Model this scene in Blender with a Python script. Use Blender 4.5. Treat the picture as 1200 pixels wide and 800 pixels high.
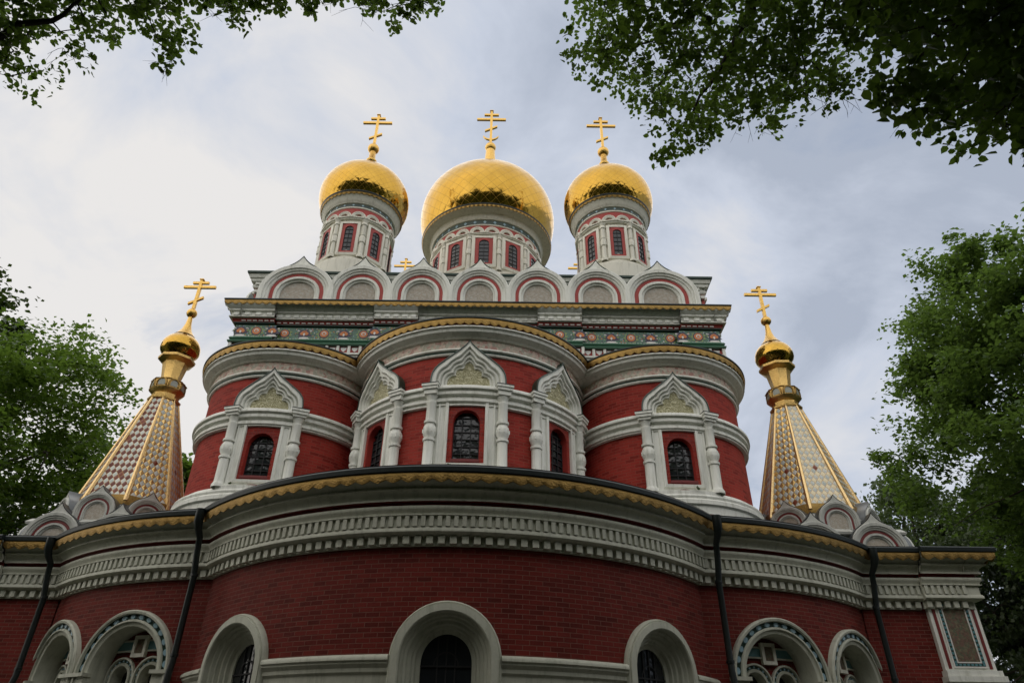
import bpy, math, random
import numpy as np
from mathutils import Vector, Matrix
PI = math.pi; R_ = math.radians
rng = np.random.default_rng(7); random.seed(7)
for o in list(bpy.data.objects): bpy.data.objects.remove(o)
S = bpy.context.scene; COL = S.collection

# ---------------------------------------------------------------- camera
cam = bpy.data.cameras.new('camera'); co = bpy.data.objects.new('camera', cam); COL.objects.link(co)
cam.sensor_width = 36; cam.lens = 814.06 / 1200 * 36; cam.clip_end = 3000; cam.clip_start = .05
_r = Vector((0.99990823, -0.00923065, 0.00991636)); _u = Vector((-0.01333604, -0.54177315, 0.84041895)); _f = Vector((0.00238519, 0.84047406, 0.54184653))
co.matrix_world = Matrix(((_r.x, _u.x, -_f.x, 1.0857), (_r.y, _u.y, -_f.y, -12.6), (_r.z, _u.z, -_f.z, 0), (0, 0, 0, 1)))
S.camera = co
# ---------------------------------------------------------------- sky, sun, exposure
SUN_EL, SUN_AZ = R_(58), R_(-140)          # azimuth from +Y, clockwise seen from above
W = bpy.data.worlds.new('World'); S.world = W; W.use_nodes = True
nt = W.node_tree; nt.nodes.clear()
def wn(t, **k):
    n = nt.nodes.new(t)
    for a, b in k.items(): setattr(n, a, b)
    return n
def wl(a, b): nt.links.new(a, b)
sky = wn('ShaderNodeTexSky', sky_type='NISHITA', sun_disc=False, sun_elevation=SUN_EL, sun_rotation=SUN_AZ, air_density=1.2, dust_density=2.5)
tc = wn('ShaderNodeTexCoord'); sep = wn('ShaderNodeSeparateXYZ'); wl(tc.outputs['Generated'], sep.inputs[0])
def wmath(op, a, b=None, clamp=False):
    n = wn('ShaderNodeMath', operation=op, use_clamp=clamp)
    for i, v in enumerate((a, b)):
        if v is None: continue
        if isinstance(v, (int, float)): n.inputs[i].default_value = v
        else: wl(v, n.inputs[i])
    return n.outputs[0]
zz = wmath('ADD', wmath('MAXIMUM', sep.outputs[2], 0.0), .35)
cmb = wn('ShaderNodeCombineXYZ'); wl(wmath('DIVIDE', sep.outputs[0], zz), cmb.inputs[0]); wl(wmath('DIVIDE', sep.outputs[1], zz), cmb.inputs[1])
cmb.inputs[2].default_value = 3.7
def wnoise(scale, detail, rough, dist):
    n = wn('ShaderNodeTexNoise'); wl(cmb.outputs[0], n.inputs['Vector'])
    n.inputs['Scale'].default_value = scale; n.inputs['Detail'].default_value = detail; n.inputs['Roughness'].default_value = rough; n.inputs['Distortion'].default_value = dist
    return n.outputs[0]
n1 = wnoise(1.1, 6, .55, .3); n2 = wnoise(2.6, 7, .6, .5)
mixf = wmath('ADD', wmath('MULTIPLY', n1, .72), wmath('MULTIPLY', n2, .62))
# the brighter part of the overcast lies to the left and low
side = wmath('MULTIPLY', sep.outputs[0], -.22)
low = wmath('MULTIPLY', wmath('SUBTRACT', .62, sep.outputs[2]), .12)
mixf = wmath('ADD', wmath('ADD', wmath('SUBTRACT', mixf, .175), side), low)
cr = wn('ShaderNodeValToRGB'); wl(mixf, cr.inputs[0]); e = cr.color_ramp.elements
e[0].position = .38; e[0].color = (.262, .292, .352, 1)
e[1].position = .66; e[1].color = (.51, .498, .488, 1)
m = e.new(.50); m.color = (.358, .388, .45, 1)
sc_ = wn('ShaderNodeVectorMath', operation='SCALE'); wl(cr.outputs[0], sc_.inputs[0]); sc_.inputs[3].default_value = 10.0
gap = wmath('MULTIPLY', wmath('SUBTRACT', .40, n2, True), 4.0, True)
mx = wn('ShaderNodeMix', data_type='RGBA'); wl(wmath('ADD', wmath('MULTIPLY', gap, .6), .03), mx.inputs[0])
wl(sc_.outputs[0], mx.inputs[6]); wl(sky.outputs[0], mx.inputs[7])
bg = wn('ShaderNodeBackground'); wl(mx.outputs[2], bg.inputs[0]); bg.inputs[1].default_value = .1
wo = wn('ShaderNodeOutputWorld'); wl(bg.outputs[0], wo.inputs[0])
sl = bpy.data.lights.new('sun', 'SUN'); sl.energy = 1.5; sl.angle = R_(180); sl.color = (1, .92, .79)
so = bpy.data.objects.new('sun', sl); COL.objects.link(so)
sd = Vector((math.sin(SUN_AZ) * math.cos(SUN_EL), math.cos(SUN_AZ) * math.cos(SUN_EL), math.sin(SUN_EL)))
so.rotation_euler = (-sd).to_track_quat('-Z', 'Y').to_euler(); so.location = sd * 60
S.view_settings.view_transform = 'Standard'; S.view_settings.look = 'None'; S.view_settings.exposure = 0.72; S.view_settings.gamma = 1

# ---------------------------------------------------------------- materials
class NT:
    def __init__(s, name):
        s.m = bpy.data.materials.new(name); s.m.use_nodes = True; s.t = s.m.node_tree
        s.b = s.t.nodes['Principled BSDF']
    def n(s, t, **k):
        n = s.t.nodes.new(t)
        for a, b in k.items(): setattr(n, a, b)
        return n
    def l(s, a, b): s.t.links.new(a, b)
    def set(s, i, v):
        if isinstance(v, bpy.types.NodeSocket): s.l(v, i)
        else: i.default_value = v
    def math(s, op, a, b=0.0, c=None, clamp=False):
        n = s.n('ShaderNodeMath', operation=op, use_clamp=clamp); s.set(n.inputs[0], a); s.set(n.inputs[1], b)
        if c is not None: s.set(n.inputs[2], c)
        return n.outputs[0]
    def mix(s, f, a, b, bl='MIX'):
        n = s.n('ShaderNodeMix', data_type='RGBA', blend_type=bl); s.set(n.inputs[0], f)
        for i, v in ((6, a), (7, b)): s.set(n.inputs[i], v if isinstance(v, bpy.types.NodeSocket) else (*v, 1))
        return n.outputs[2]
    def noise(s, scale, detail=4, rough=.6, vec=None, dist=0):
        n = s.n('ShaderNodeTexNoise'); n.inputs['Scale'].default_value = scale; n.inputs['Detail'].default_value = detail
        n.inputs['Roughness'].default_value = rough; n.inputs['Distortion'].default_value = dist
        s.l(vec if vec is not None else s.obj(), n.inputs['Vector']); return n.outputs[0]
    def obj(s):
        if not hasattr(s, '_o'): s._o = s.n('ShaderNodeNewGeometry').outputs['Position']
        return s._o
    def uv(s):
        if not hasattr(s, '_uv'): s._uv = s.n('ShaderNodeUVMap').outputs[0]
        return s._uv
    def ramp(s, f, *st):
        n = s.n('ShaderNodeValToRGB'); s.l(f, n.inputs[0]); e = n.color_ramp.elements
        for i, (p, c) in enumerate(st):
            x = e[i] if i < 2 else e.new(p)
            x.position = p; x.color = (*c, 1)
        return n.outputs[0]
    def bump(s, h, st, dist=.01):
        n = s.n('ShaderNodeBump'); n.inputs['Strength'].default_value = st; n.inputs['Distance'].default_value = dist
        s.l(h, n.inputs['Height']); s.l(n.outputs[0], s.b.inputs['Normal']); return n.outputs[0]
    def fin(s, col=None, rough=.6, metal=0, spec=.5):
        b = s.b
        if col is not None: s.set(b.inputs['Base Color'], col if isinstance(col, bpy.types.NodeSocket) else (*col, 1))
        s.set(b.inputs['Roughness'], rough); s.set(b.inputs['Metallic'], metal); b.inputs['Specular IOR Level'].default_value = spec
        return s.m
M = {}
def weathered(name, c, rough=.6, metal=0, var=.25, scale=2.5, dirt=None, streak=True, bump=.15):
    t = NT(name); f = t.noise(scale, 6, .65)
    g = t.noise(scale * 9, 3, .6)
    a = tuple(x * (1 - var) for x in c); b = tuple(min(1, x * (1 + var * .6)) for x in c)
    col = t.mix(t.math('ADD', t.math('MULTIPLY', f, .7), t.math('MULTIPLY', g, .3)), a, b)
    if streak:   # rain streaks run down the surface
        mp = t.n('ShaderNodeMapping'); mp.inputs['Scale'].default_value = (5, 5, .6); t.l(t.obj(), mp.inputs[0])
        st = t.noise(1.6, 5, .7, mp.outputs[0])
        k = t.math('MULTIPLY', t.math('SUBTRACT', st, .50, clamp=True), 3.2, clamp=True)
        col = t.mix(t.math('MULTIPLY', k, .85), col, dirt or tuple(x * .55 for x in c))
    if bump: t.bump(g, bump, .02)
    M[name] = t.fin(col, rough, metal); return t
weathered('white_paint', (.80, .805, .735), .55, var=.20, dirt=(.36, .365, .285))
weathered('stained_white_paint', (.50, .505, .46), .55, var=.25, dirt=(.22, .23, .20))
weathered('shaded_white_paint', (.52, .525, .43), .6, var=.28, dirt=(.22, .225, .165))  # darker copy of white_paint: lower-storey shade put into the colour, plus rain streaks
weathered('cream_plaster', (.78, .755, .65), .6, var=.16, dirt=(.42, .40, .31))
weathered('grey_roof_sheet', (.13, .14, .145), .38, .6, var=.3)
weathered('dark_roof_sheet', (.018, .025, .024), .45, .3, var=.3)
weathered('red_paint', (.40, .035, .024), .55, var=.22)
weathered('dark_red_paint', (.17, .016, .014), .5, var=.2)
weathered('green_glaze', (.075, .19, .12), .3, var=.4, scale=9, streak=False)
weathered('dark_green_glaze', (.018, .05, .034), .35, var=.3, streak=False)
weathered('teal_glaze', (.14, .30, .32), .25, var=.3, scale=12, streak=False)
weathered('pale_blue_glaze', (.30, .45, .52), .25, var=.3, scale=12, streak=False)
weathered('orange_glaze', (.70, .20, .03), .3, var=.3, scale=14, streak=False)
weathered('white_glaze', (.78, .76, .71), .3, var=.2, scale=14, streak=False)
weathered('purple_glaze', (.045, .03, .07), .3, var=.4, scale=14, streak=False)
weathered('leaf_green_glaze', (.26, .36, .09), .3, var=.3, scale=14, streak=False)
weathered('pipe_paint', (.012, .017, .016), .4, .2, var=.3)
weathered('bark', (.045, .036, .028), .9, var=.5, scale=6)
weathered('dark_interior', (.02, .018, .016), .9, streak=False)
weathered('iron', (.010, .010, .011), .7, .0, streak=False)
weathered('stone_paving', (.10, .095, .085), .8, var=.3)
def brick(name, c1, c2, mortar, soft=.5):
    t = NT(name); bn = t.n('ShaderNodeTexBrick'); t.l(t.uv(), bn.inputs['Vector'])
    for k, v in (('Color1', (0, 0, 0)), ('Color2', (1, 1, 1)), ('Mortar', (.5, .5, .5))): bn.inputs[k].default_value = (*v, 1)
    for k, v in (('Scale', 1), ('Mortar Size', .007), ('Mortar Smooth', .3), ('Brick Width', .25), ('Row Height', .083), ('Bias', 0)): bn.inputs[k].default_value = v
    sc = t.n('ShaderNodeSeparateColor'); t.l(bn.outputs[0], sc.inputs[0])
    wob = t.noise(.9, 7, .65); wob2 = t.noise(4.5, 5, .7)
    k = t.math('ADD', t.math('MULTIPLY', sc.outputs[0], .55), t.math('MULTIPLY', wob2, .45))
    col = t.ramp(k, (.15, tuple(x * .62 for x in c2)), (.85, tuple(x * 1.12 for x in c1)), (.5, c1))
    col = t.mix(t.math('MULTIPLY', t.math('SUBTRACT', wob, .42, clamp=True), 2.2, clamp=True), col, tuple(x * .72 for x in c2))
    mfade = t.math('ADD', .25, t.math('MULTIPLY', t.noise(2.1, 5, .7), 1.1), clamp=True)
    col = t.mix(t.math('MULTIPLY', bn.outputs[1], mfade), col, mortar)
    mp = t.n('ShaderNodeMapping'); mp.inputs['Scale'].default_value = (4, 4, .5); t.l(t.obj(), mp.inputs[0])
    st = t.noise(1.5, 5, .7, mp.outputs[0]); k = t.math('MULTIPLY', t.math('SUBTRACT', st, .55, clamp=True), 2.4, clamp=True)
    col = t.mix(t.math('MULTIPLY', k, soft), col, tuple(x * .5 + .03 for x in c2))
    h = t.math('ADD', t.math('MULTIPLY', bn.outputs[1], -1.0), t.math('ADD', t.math('MULTIPLY', t.noise(30, 3), .35), t.math('MULTIPLY', sc.outputs[0], .35)))
    t.bump(h, .7, .014); M[name] = t.fin(col, .75, 0, .2)
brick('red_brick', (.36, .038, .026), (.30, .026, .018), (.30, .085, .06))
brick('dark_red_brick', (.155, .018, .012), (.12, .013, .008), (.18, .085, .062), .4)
def gold(name, c, rough, var=.2):
    t = NT(name); f = t.noise(3.5, 6, .7); col = t.mix(f, tuple(x * (1 - var) for x in c), c)
    col = t.mix(t.math('MULTIPLY', t.math('SUBTRACT', t.noise(11, 5, .7), .56, clamp=True), 2.5, clamp=True), col, (.28, .17, .06))
    r = t.math('ADD', t.math('MULTIPLY', t.noise(8, 4), .3), rough - .12)
    t.bump(t.noise(26, 4), .7, .025); M[name] = t.fin(col, r, 1.0)
gold('gold_trim', (.43, .275, .09), .42, .55)
gold('gold_neck', (.78, .52, .18), .30, .35)
gold('gold_rib', (.86, .62, .30), .34, .3)
weathered('tiles_patina', (.34, .36, .30), .3, streak=False)
gold('gold_bright', (.72, .45, .12), .22, .15)
def diamond_cells(t, n_u, n_v):
    s = t.n('ShaderNodeSeparateXYZ'); t.l(t.uv(), s.inputs[0])
    u = t.math('MULTIPLY', s.outputs[0], n_u); v = t.math('MULTIPLY', s.outputs[1], n_v)
    a = t.math('ADD', u, v); b = t.math('SUBTRACT', u, v)
    fa, fb = t.math('FLOOR', a), t.math('FLOOR', b)
    ra, rb = t.math('FRACT', a), t.math('FRACT', b)
    da = t.math('MINIMUM', ra, t.math('SUBTRACT', 1.0, ra)); db = t.math('MINIMUM', rb, t.math('SUBTRACT', 1.0, rb))
    edge = t.math('MINIMUM', da, db)
    c = t.n('ShaderNodeCombineXYZ'); t.l(fa, c.inputs[0]); t.l(fb, c.inputs[1])
    w = t.n('ShaderNodeTexWhiteNoise', noise_dimensions='3D'); t.l(c.outputs[0], w.inputs['Vector'])
    return fa, fb, edge, w
def gold_dome(name, nu, nv):
    t = NT(name); fa, fb, edge, w = diamond_cells(t, nu, nv)
    seam = t.math('SUBTRACT', 1.0, t.math('MULTIPLY', edge, 22.0, clamp=True))
    f = t.math('MULTIPLY', t.math('SUBTRACT', t.noise(.8, 7, .7), .3), 2.2, clamp=True); col = t.mix(f, (.44, .255, .04), (.60, .365, .07))
    col = t.mix(t.math('MULTIPLY', w.outputs[0], .14), col, (.42, .23, .04))
    col = t.mix(t.math('MULTIPLY', seam, .6), col, (.26, .16, .05))
    g = t.n('ShaderNodeNewGeometry')
    d = t.n('ShaderNodeVectorMath', operation='SUBTRACT'); t.l(w.outputs[1], d.inputs[0]); d.inputs[1].default_value = (.5, .5, .5)
    sc = t.n('ShaderNodeVectorMath', operation='SCALE'); t.l(d.outputs[0], sc.inputs[0]); sc.inputs[3].default_value = .07
    ad = t.n('ShaderNodeVectorMath', operation='ADD'); t.l(g.outputs['Normal'], ad.inputs[0]); t.l(sc.outputs[0], ad.inputs[1])
    nn = t.n('ShaderNodeVectorMath', operation='NORMALIZE'); t.l(ad.outputs[0], nn.inputs[0])
    bp = t.n('ShaderNodeBump'); bp.inputs['Strength'].default_value = .35; bp.inputs['Distance'].default_value = .012
    t.l(t.math('ADD', t.math('MULTIPLY', edge, 2.0, clamp=True), t.math('MULTIPLY', t.noise(3.2, 3), 1.1)), bp.inputs['Height']); t.l(nn.outputs[0], bp.inputs['Normal']); t.l(bp.outputs[0], t.b.inputs['Normal'])
    M[name] = t.fin(col, t.math('ADD', .13, t.math('MULTIPLY', seam, .3)), 1.0)
gold_dome('gold_scale_dome', 40, 40)
gold_dome('gold_scale_small', 20, 20)
def tent_tiles(name, alt, p_brown, base_gold):
    t = NT(name); fa, fb, edge, w = diamond_cells(t, 6.2, 4.6)
    par = t.math('PINGPONG', t.math('ADD', fa, fb), 1.0)
    seam = t.math('SUBTRACT', 1.0, t.math('MULTIPLY', edge, 9.0, clamp=True))
    white = t.mix(w.outputs[0], (.50, .55, .51), (.68, .69, .63))
    row = t.math('PINGPONG', t.math('SUBTRACT', fa, fb), 1.0)
    col = t.mix(row, white, alt)
    br = t.math('LESS_THAN', w.outputs[0], p_brown); col = t.mix(br, col, (.20, .045, .02))
    met = t.math('MULTIPLY', row, base_gold); met = t.math('MULTIPLY', met, t.math('SUBTRACT', 1.0, br))
    met = t.math('MAXIMUM', met, t.math('MULTIPLY', seam, .6))
    col = t.mix(t.math('MULTIPLY', seam, .8), col, (.34, .20, .07))
    t.bump(t.math('MULTIPLY', edge, 3.0, clamp=True), .5, .02)
    M[name] = t.fin(col, t.math('ADD', .28, t.math('MULTIPLY', w.outputs[0], .15)), met, .3)
tent_tiles('tiles_white_gold', (.72, .50, .20), .02, .85)
tent_tiles('tiles_white_red', (.13, .022, .014), .03, 0.0)
tent_tiles('tiles_white_white', (.66, .57, .38), .015, .35)
def mosaic(name, cols, scale, rough=.6):
    t = NT(name); v = t.n('ShaderNodeTexVoronoi'); v.inputs['Scale'].default_value = scale; t.l(t.uv(), v.inputs['Vector'])
    s = t.n('ShaderNodeSeparateColor'); t.l(v.outputs['Color'], s.inputs[0])
    f = t.math('ADD', t.math('MULTIPLY', s.outputs[0], .55), t.math('MULTIPLY', t.noise(7, 4), .45))
    M[name] = t.fin(t.ramp(f, *cols), rough); t.bump(v.outputs['Distance'], .3, .01)
mosaic('speckled_frieze', ((.25, (.42, .22, .18)), (.75, (.60, .56, .46)), (.45, (.66, .52, .43)), (.60, (.38, .36, .28))), 13)
mosaic('brown_mosaic', ((.25, (.10, .07, .04)), (.75, (.17, .14, .08)), (.45, (.16, .085, .06)), (.58, (.085, .10, .055))), 22)
mosaic('pale_tympanum', ((.2, (.34, .31, .25)), (.8, (.46, .45, .40)), (.5, (.42, .36, .29))), 18)
def relief(name, c0, c1):
    t = NT(name); n = t.noise(5.5, 1, .4, t.uv(), .6); r = t.math('ABSOLUTE', t.math('SINE', t.math('MULTIPLY', n, 34.0)))
    M[name] = t.fin(t.mix(r, c0, c1), .5); t.bump(r, .7, .02)
relief('olive_relief', (.25, .23, .09), (.56, .53, .34))
t = NT('window_glass'); v = t.noise(1.7, 3); t.bump(t.noise(3.5, 2), .35, .06)
M['window_glass'] = t.fin(t.mix(v, (.012, .014, .016), (.03, .034, .038)), .08, 0, .5)
t = NT('grass_ground'); M['grass_ground'] = t.fin(t.mix(t.noise(.6, 8, .7), (.028, .045, .014), (.055, .08, .026)), .9); t.bump(t.noise(14, 6), .7, .05)
def leafmat(name, c0, c1, transl=.35):
    t = NT(name); oi = t.n('ShaderNodeNewGeometry')
    col = t.mix(oi.outputs['Random Per Island'], c0, c1)
    col = t.mix(t.math('MULTIPLY', t.noise(.5, 3), .6), col, tuple(x * .6 for x in c0))
    t.fin(col, .45, 0, .35)
    tr = t.n('ShaderNodeBsdfTranslucent'); t.l(t.mix(.5, col, (.16, .26, .03)), tr.inputs[0])
    mx = t.n('ShaderNodeMixShader'); mx.inputs[0].default_value = transl; t.l(t.b.outputs[0], mx.inputs[1]); t.l(tr.outputs[0], mx.inputs[2])
    t.l(mx.outputs[0], t.t.nodes['Material Output'].inputs[0]); M[name] = t.m
leafmat('leaf_mid', (.052, .115, .016), (.14, .23, .036), .5)
leafmat('leaf_cool', (.060, .118, .030), (.14, .22, .058), .5)
leafmat('leaf_near', (.048, .10, .016), (.11, .18, .030), .5)
leafmat('leaf_dark', (.018, .040, .012), (.040, .070, .020), .2)
leafmat('leaf_pale', (.060, .095, .045), (.110, .150, .070), .25)
leafmat('needle', (.014, .030, .014), (.030, .055, .022), .1)

# ---------------------------------------------------------------- mesh helpers
class MB:
    def __init__(s): s.v = []; s.f = []; s.m = []; s.uv = []
    def add(s, vs, fs, mat, uv=None, T=None):
        o = len(s.v)
        s.uv += [(a[0], a[1]) for a in vs] if uv is None else list(uv)
        s.v += [T(*a) for a in vs] if T else [tuple(a) for a in vs]
        s.f += [tuple(i + o for i in f) for f in fs]; s.m += [mat] * len(fs); return s
    def grid(s, rows, mat, T=None, uv=None, closed=False, flip=False):
        nr, nc = len(rows), len(rows[0]); fs = []
        for i in range(nr - 1):
            for j in range(nc if closed else nc - 1):
                k = (j + 1) % nc; q = (i * nc + j, i * nc + k, (i + 1) * nc + k, (i + 1) * nc + j)
                fs.append(q[::-1] if flip else q)
        return s.add([p for r in rows for p in r], fs, mat, [a for r in uv for a in r] if uv else None, T)
    def box(s, u0, u1, v0, v1, w0, w1, mat, T=None, nu=1):
        vs = []; fs = []
        for i in range(nu + 1):
            u = u0 + (u1 - u0) * i / nu
            vs += [(u, v0, w0), (u, v1, w0), (u, v1, w1), (u, v0, w1)]
        for i in range(nu):
            a = 4 * i; b = a + 4
            for j in range(4):
                k = (j + 1) % 4; fs.append((a + j, b + j, b + k, a + k))
        fs += [(0, 1, 2, 3), (4 * nu + 3, 4 * nu + 2, 4 * nu + 1, 4 * nu)]
        return s.add(vs, fs, mat, None, T)
    def strip(s, u0, u1, prof, mat, T, nu=1, caps=False, mit=(0, 0)):   # profile [(w, v)] pushed along u, mitred ends
        us = [u0 + (u1 - u0) * i / nu for i in range(nu + 1)]
        L = [0]
        for a, b in zip(prof, prof[1:]): L.append(L[-1] + math.hypot(b[0] - a[0], b[1] - a[1]))
        s.grid([[(u - (mit[0] * w if i == 0 else 0) + (mit[1] * w if i == nu else 0), v, w) for i, u in enumerate(us)] for w, v in prof], mat, T, [[(u, prof[0][1] - l) for u in us] for l in L])
        if caps:
            for u in (u0, u1): s.add([(u, v, w) for w, v in prof], [tuple(range(len(prof)))], mat, None, T)
        return s
    def lathe(s, c, prof, mat, n=16, T=None, a0=0, a1=None, uvs=1, vsc=1):   # profile [(r, z)] about vertical axis
        full = a1 is None; a1 = 2 * PI if full else a1; k = n + 1
        A = [a0 + (a1 - a0) * i / n for i in range(k)]; L = [0]
        for a, b in zip(prof, prof[1:]): L.append(L[-1] + math.hypot(b[0] - a[0], b[1] - a[1]))
        rows = [[(c[0] + r * math.sin(a), c[1] - r * math.cos(a), z) for a in A] for r, z in prof]
        uv = [[(a * uvs, l * vsc) for a in A] for l in L]
        return s.grid(rows, mat, T, uv)
    def sweep(s, path, prof, mat, T=None, closed=False):   # path [(u,v)], profile [(d,w)] d = along outward (left) normal
        n = len(path); rows = []
        def nrm(a, b):
            d = (b[0] - a[0], b[1] - a[1]); l = math.hypot(*d) or 1; return (-d[1] / l, d[0] / l)
        for i in range(n):
            p = path[i]
            if closed: a, b = nrm(path[i - 1], p), nrm(p, path[(i + 1) % n])
            else:
                a = nrm(path[max(i - 1, 0)], path[max(i, 1)]); b = nrm(path[min(i, n - 2)], path[min(i + 1, n - 1)])
            x, y = a[0] + b[0], a[1] + b[1]; q = (x * x + y * y) / 2 or 1
            k = min(2 / (x * x + y * y), 1.6) if (x or y) else 1
            rows.append([(p[0] + x * k * d, p[1] + y * k * d, w) for d, w in prof])
        if closed: rows.append(rows[0])
        return s.grid(rows, mat, T)
    def fill(s, path, w, mat, T=None, c=None, rings=2):
        n = len(path); c = c or (sum(p[0] for p in path) / n, sum(p[1] for p in path) / n)
        rows = [[(c[0] + (p[0] - c[0]) * k / rings, c[1] + (p[1] - c[1]) * k / rings, w) for p in path] for k in range(rings, 0, -1)]
        s.grid(rows, mat, T, closed=True); o = [(p[0], p[1], p[2]) for p in rows[-1]]
        return s.add(o + [(c[0], c[1], w)], [(i, (i + 1) % n, n) for i in range(n)], mat, None, T)
    def loft(s, A, B, steps, mat, T=None):   # between two outlines of equal count; steps [(t, w)]
        return s.grid([[(a[0] + (b[0] - a[0]) * t, a[1] + (b[1] - a[1]) * t, w) for a, b in zip(A, B)] for t, w in steps], mat, T)
    def tube(s, pts, rad, mat, n=8, caps=True):
        pts = [Vector(p) for p in pts]; rows = []; side = None
        for i, p in enumerate(pts):
            d = (pts[min(i + 1, len(pts) - 1)] - pts[max(i - 1, 0)]).normalized()
            if side is None: side = d.orthogonal().normalized()
            side = (side - d * side.dot(d)).normalized(); up = d.cross(side)
            r = rad[i] if hasattr(rad, '__len__') else rad
            rows.append([tuple(p + (side * math.cos(2 * PI * j / n) + up * math.sin(2 * PI * j / n)) * r) for j in range(n)])
        s.grid(rows, mat, closed=True)
        if caps: s.add(rows[0], [tuple(range(n))], mat); s.add(rows[-1], [tuple(range(n))[::-1]], mat)
        return s
    def build(s, name, parent=None, sharp=38, label=None):
        mats = list(dict.fromkeys(s.m)); me = bpy.data.meshes.new(name)
        me.from_pydata(s.v, [], s.f)
        for m in mats: me.materials.append(M[m])
        me.polygons.foreach_set('material_index', [mats.index(m) for m in s.m])
        me.polygons.foreach_set('use_smooth', [True] * len(s.f))
        uvl = me.uv_layers.new(name='UVMap'); li = np.zeros(len(me.loops), np.int32); me.loops.foreach_get('vertex_index', li)
        uvl.data.foreach_set('uv', np.array(s.uv, np.float32)[li].ravel())
        me.validate(); me.update(); me.set_sharp_from_angle(angle=R_(sharp))
        o = bpy.data.objects.new(name, me); COL.objects.link(o)
        if parent is not None: o.parent = parent
        if label: o['label'] = label
        return o
def cylT(cx, cy, R, a0=0.0):
    def T(u, v, w):
        a = a0 + u / R; r = R + w
        return (cx + r * math.sin(a), cy - r * math.cos(a), v)
    return T
def flatT(ox, oy, a=0.0):       # faces -Y for a = 0
    ca, sa = math.cos(a), math.sin(a)
    return lambda u, v, w: (ox + u * ca + w * sa, oy + u * sa - w * ca, v)
def arc(uc, vc, r, a0=180, a1=0, n=24): return [(uc + r * math.cos(R_(a0 + (a1 - a0) * i / n)), vc + r * math.sin(R_(a0 + (a1 - a0) * i / n))) for i in range(n + 1)]
def archpath(uc, vs, r, vb, n=24): return [(uc - r, vb)] + arc(uc, vs, r, n=n) + [(uc + r, vb)]
def resample(pts, n):
    L = [0]
    for a, b in zip(pts, pts[1:]): L.append(L[-1] + math.hypot(b[0] - a[0], b[1] - a[1]))
    return [(float(np.interp(t, L, [p[0] for p in pts])), float(np.interp(t, L, [p[1] for p in pts]))) for t in np.linspace(0, L[-1], n)]
def mirror_outline(half): return [(-u, v) for u, v in half] + [(u, v) for u, v in half[::-1]][1:]
def wall(mb, u0, u1, v0, v1, mat, T, holes=(), du=.35, w=0.0):   # holes (uc, half, vbottom, vspring), round headed
    cuts = {u0, u1}
    for uc, h, vb, vs in holes:
        for i in range(25): cuts.add(uc - h * math.cos(PI * i / 24))
    us = sorted(c for c in cuts if u0 - 1e-9 <= c <= u1 + 1e-9); full = [us[0]]
    for a, b in zip(us, us[1:]):
        k = max(1, int((b - a) / du)); full += [a + (b - a) * i / k for i in range(1, k + 1)]
    for a, b in zip(full, full[1:]):
        if b - a < 1e-6: continue
        mid = (a + b) / 2; segs = None
        for uc, h, vb, vs in holes:
            if abs(mid - uc) < h:
                f = lambda u: vs + math.sqrt(max(h * h - (u - uc) ** 2, 0)); segs = [(f(a), f(b), v1, v1)]
                if vb > v0: segs.append((v0, v0, vb, vb))
        for x in segs or [(v0, v0, v1, v1)]: mb.add([(a, x[0], w), (b, x[1], w), (b, x[3], w), (a, x[2], w)], [(0, 1, 2, 3)], mat, None, T)
def fringe(mb, T, u0, u1, vt, vb, w, mat='gold_trim', period=.27, w2=None, k=8):
    n = max(1, round((u1 - u0) / period)); N = n * k; top = []; mid = []; bot = []; d = (vt - vb)
    for i in range(N + 1):
        u = u0 + (u1 - u0) * i / N; ph = (i % k) / k
        x = abs(ph - .5) * 2          # 0 mid of lobe, 1 at notch
        top.append((u, vt, w)); mid.append((u, vt - d * .3, w + .015)); bot.append((u, vb + d * .32 * (x ** 1.25 if x < .75 else .70 + (x - .75) * 1.2), (w2 if w2 is not None else w)))
    mb.grid([top, mid, bot], mat, T); mb.grid([[(a, b, c - .015) for a, b, c in bot], [(a, b, c - .02) for a, b, c in top]], mat, T)
    mb.grid([bot, [(a, b, c - .015) for a, b, c in bot]], mat, T)
def empty(name, loc, label, cat, group=None):
    o = bpy.data.objects.new(name, None); COL.objects.link(o); o.location = loc; o.empty_display_size = .5
    tag(o, label, cat, group); return o
def tag(o, label, cat, group=None):
    o['label'] = label; o['category'] = cat
    if group: o['group'] = group
    return o
GZ = -1.6

# ---------------------------------------------------------------- ground
mb = MB(); q = 1500; mb.add([(-q, -q, GZ), (q, -q, GZ), (q, q, GZ), (-q, q, GZ)], [(0, 1, 2, 3)], 'grass_ground'); g = mb.build('ground'); g['kind'] = 'structure'
mb = MB(); mb.box(-16, 16, -6, 2.2, GZ + .004, GZ + .02, 'stone_paving', lambda u, v, w: (u, v, w)); mb.build('path')['kind'] = 'structure'

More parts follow.
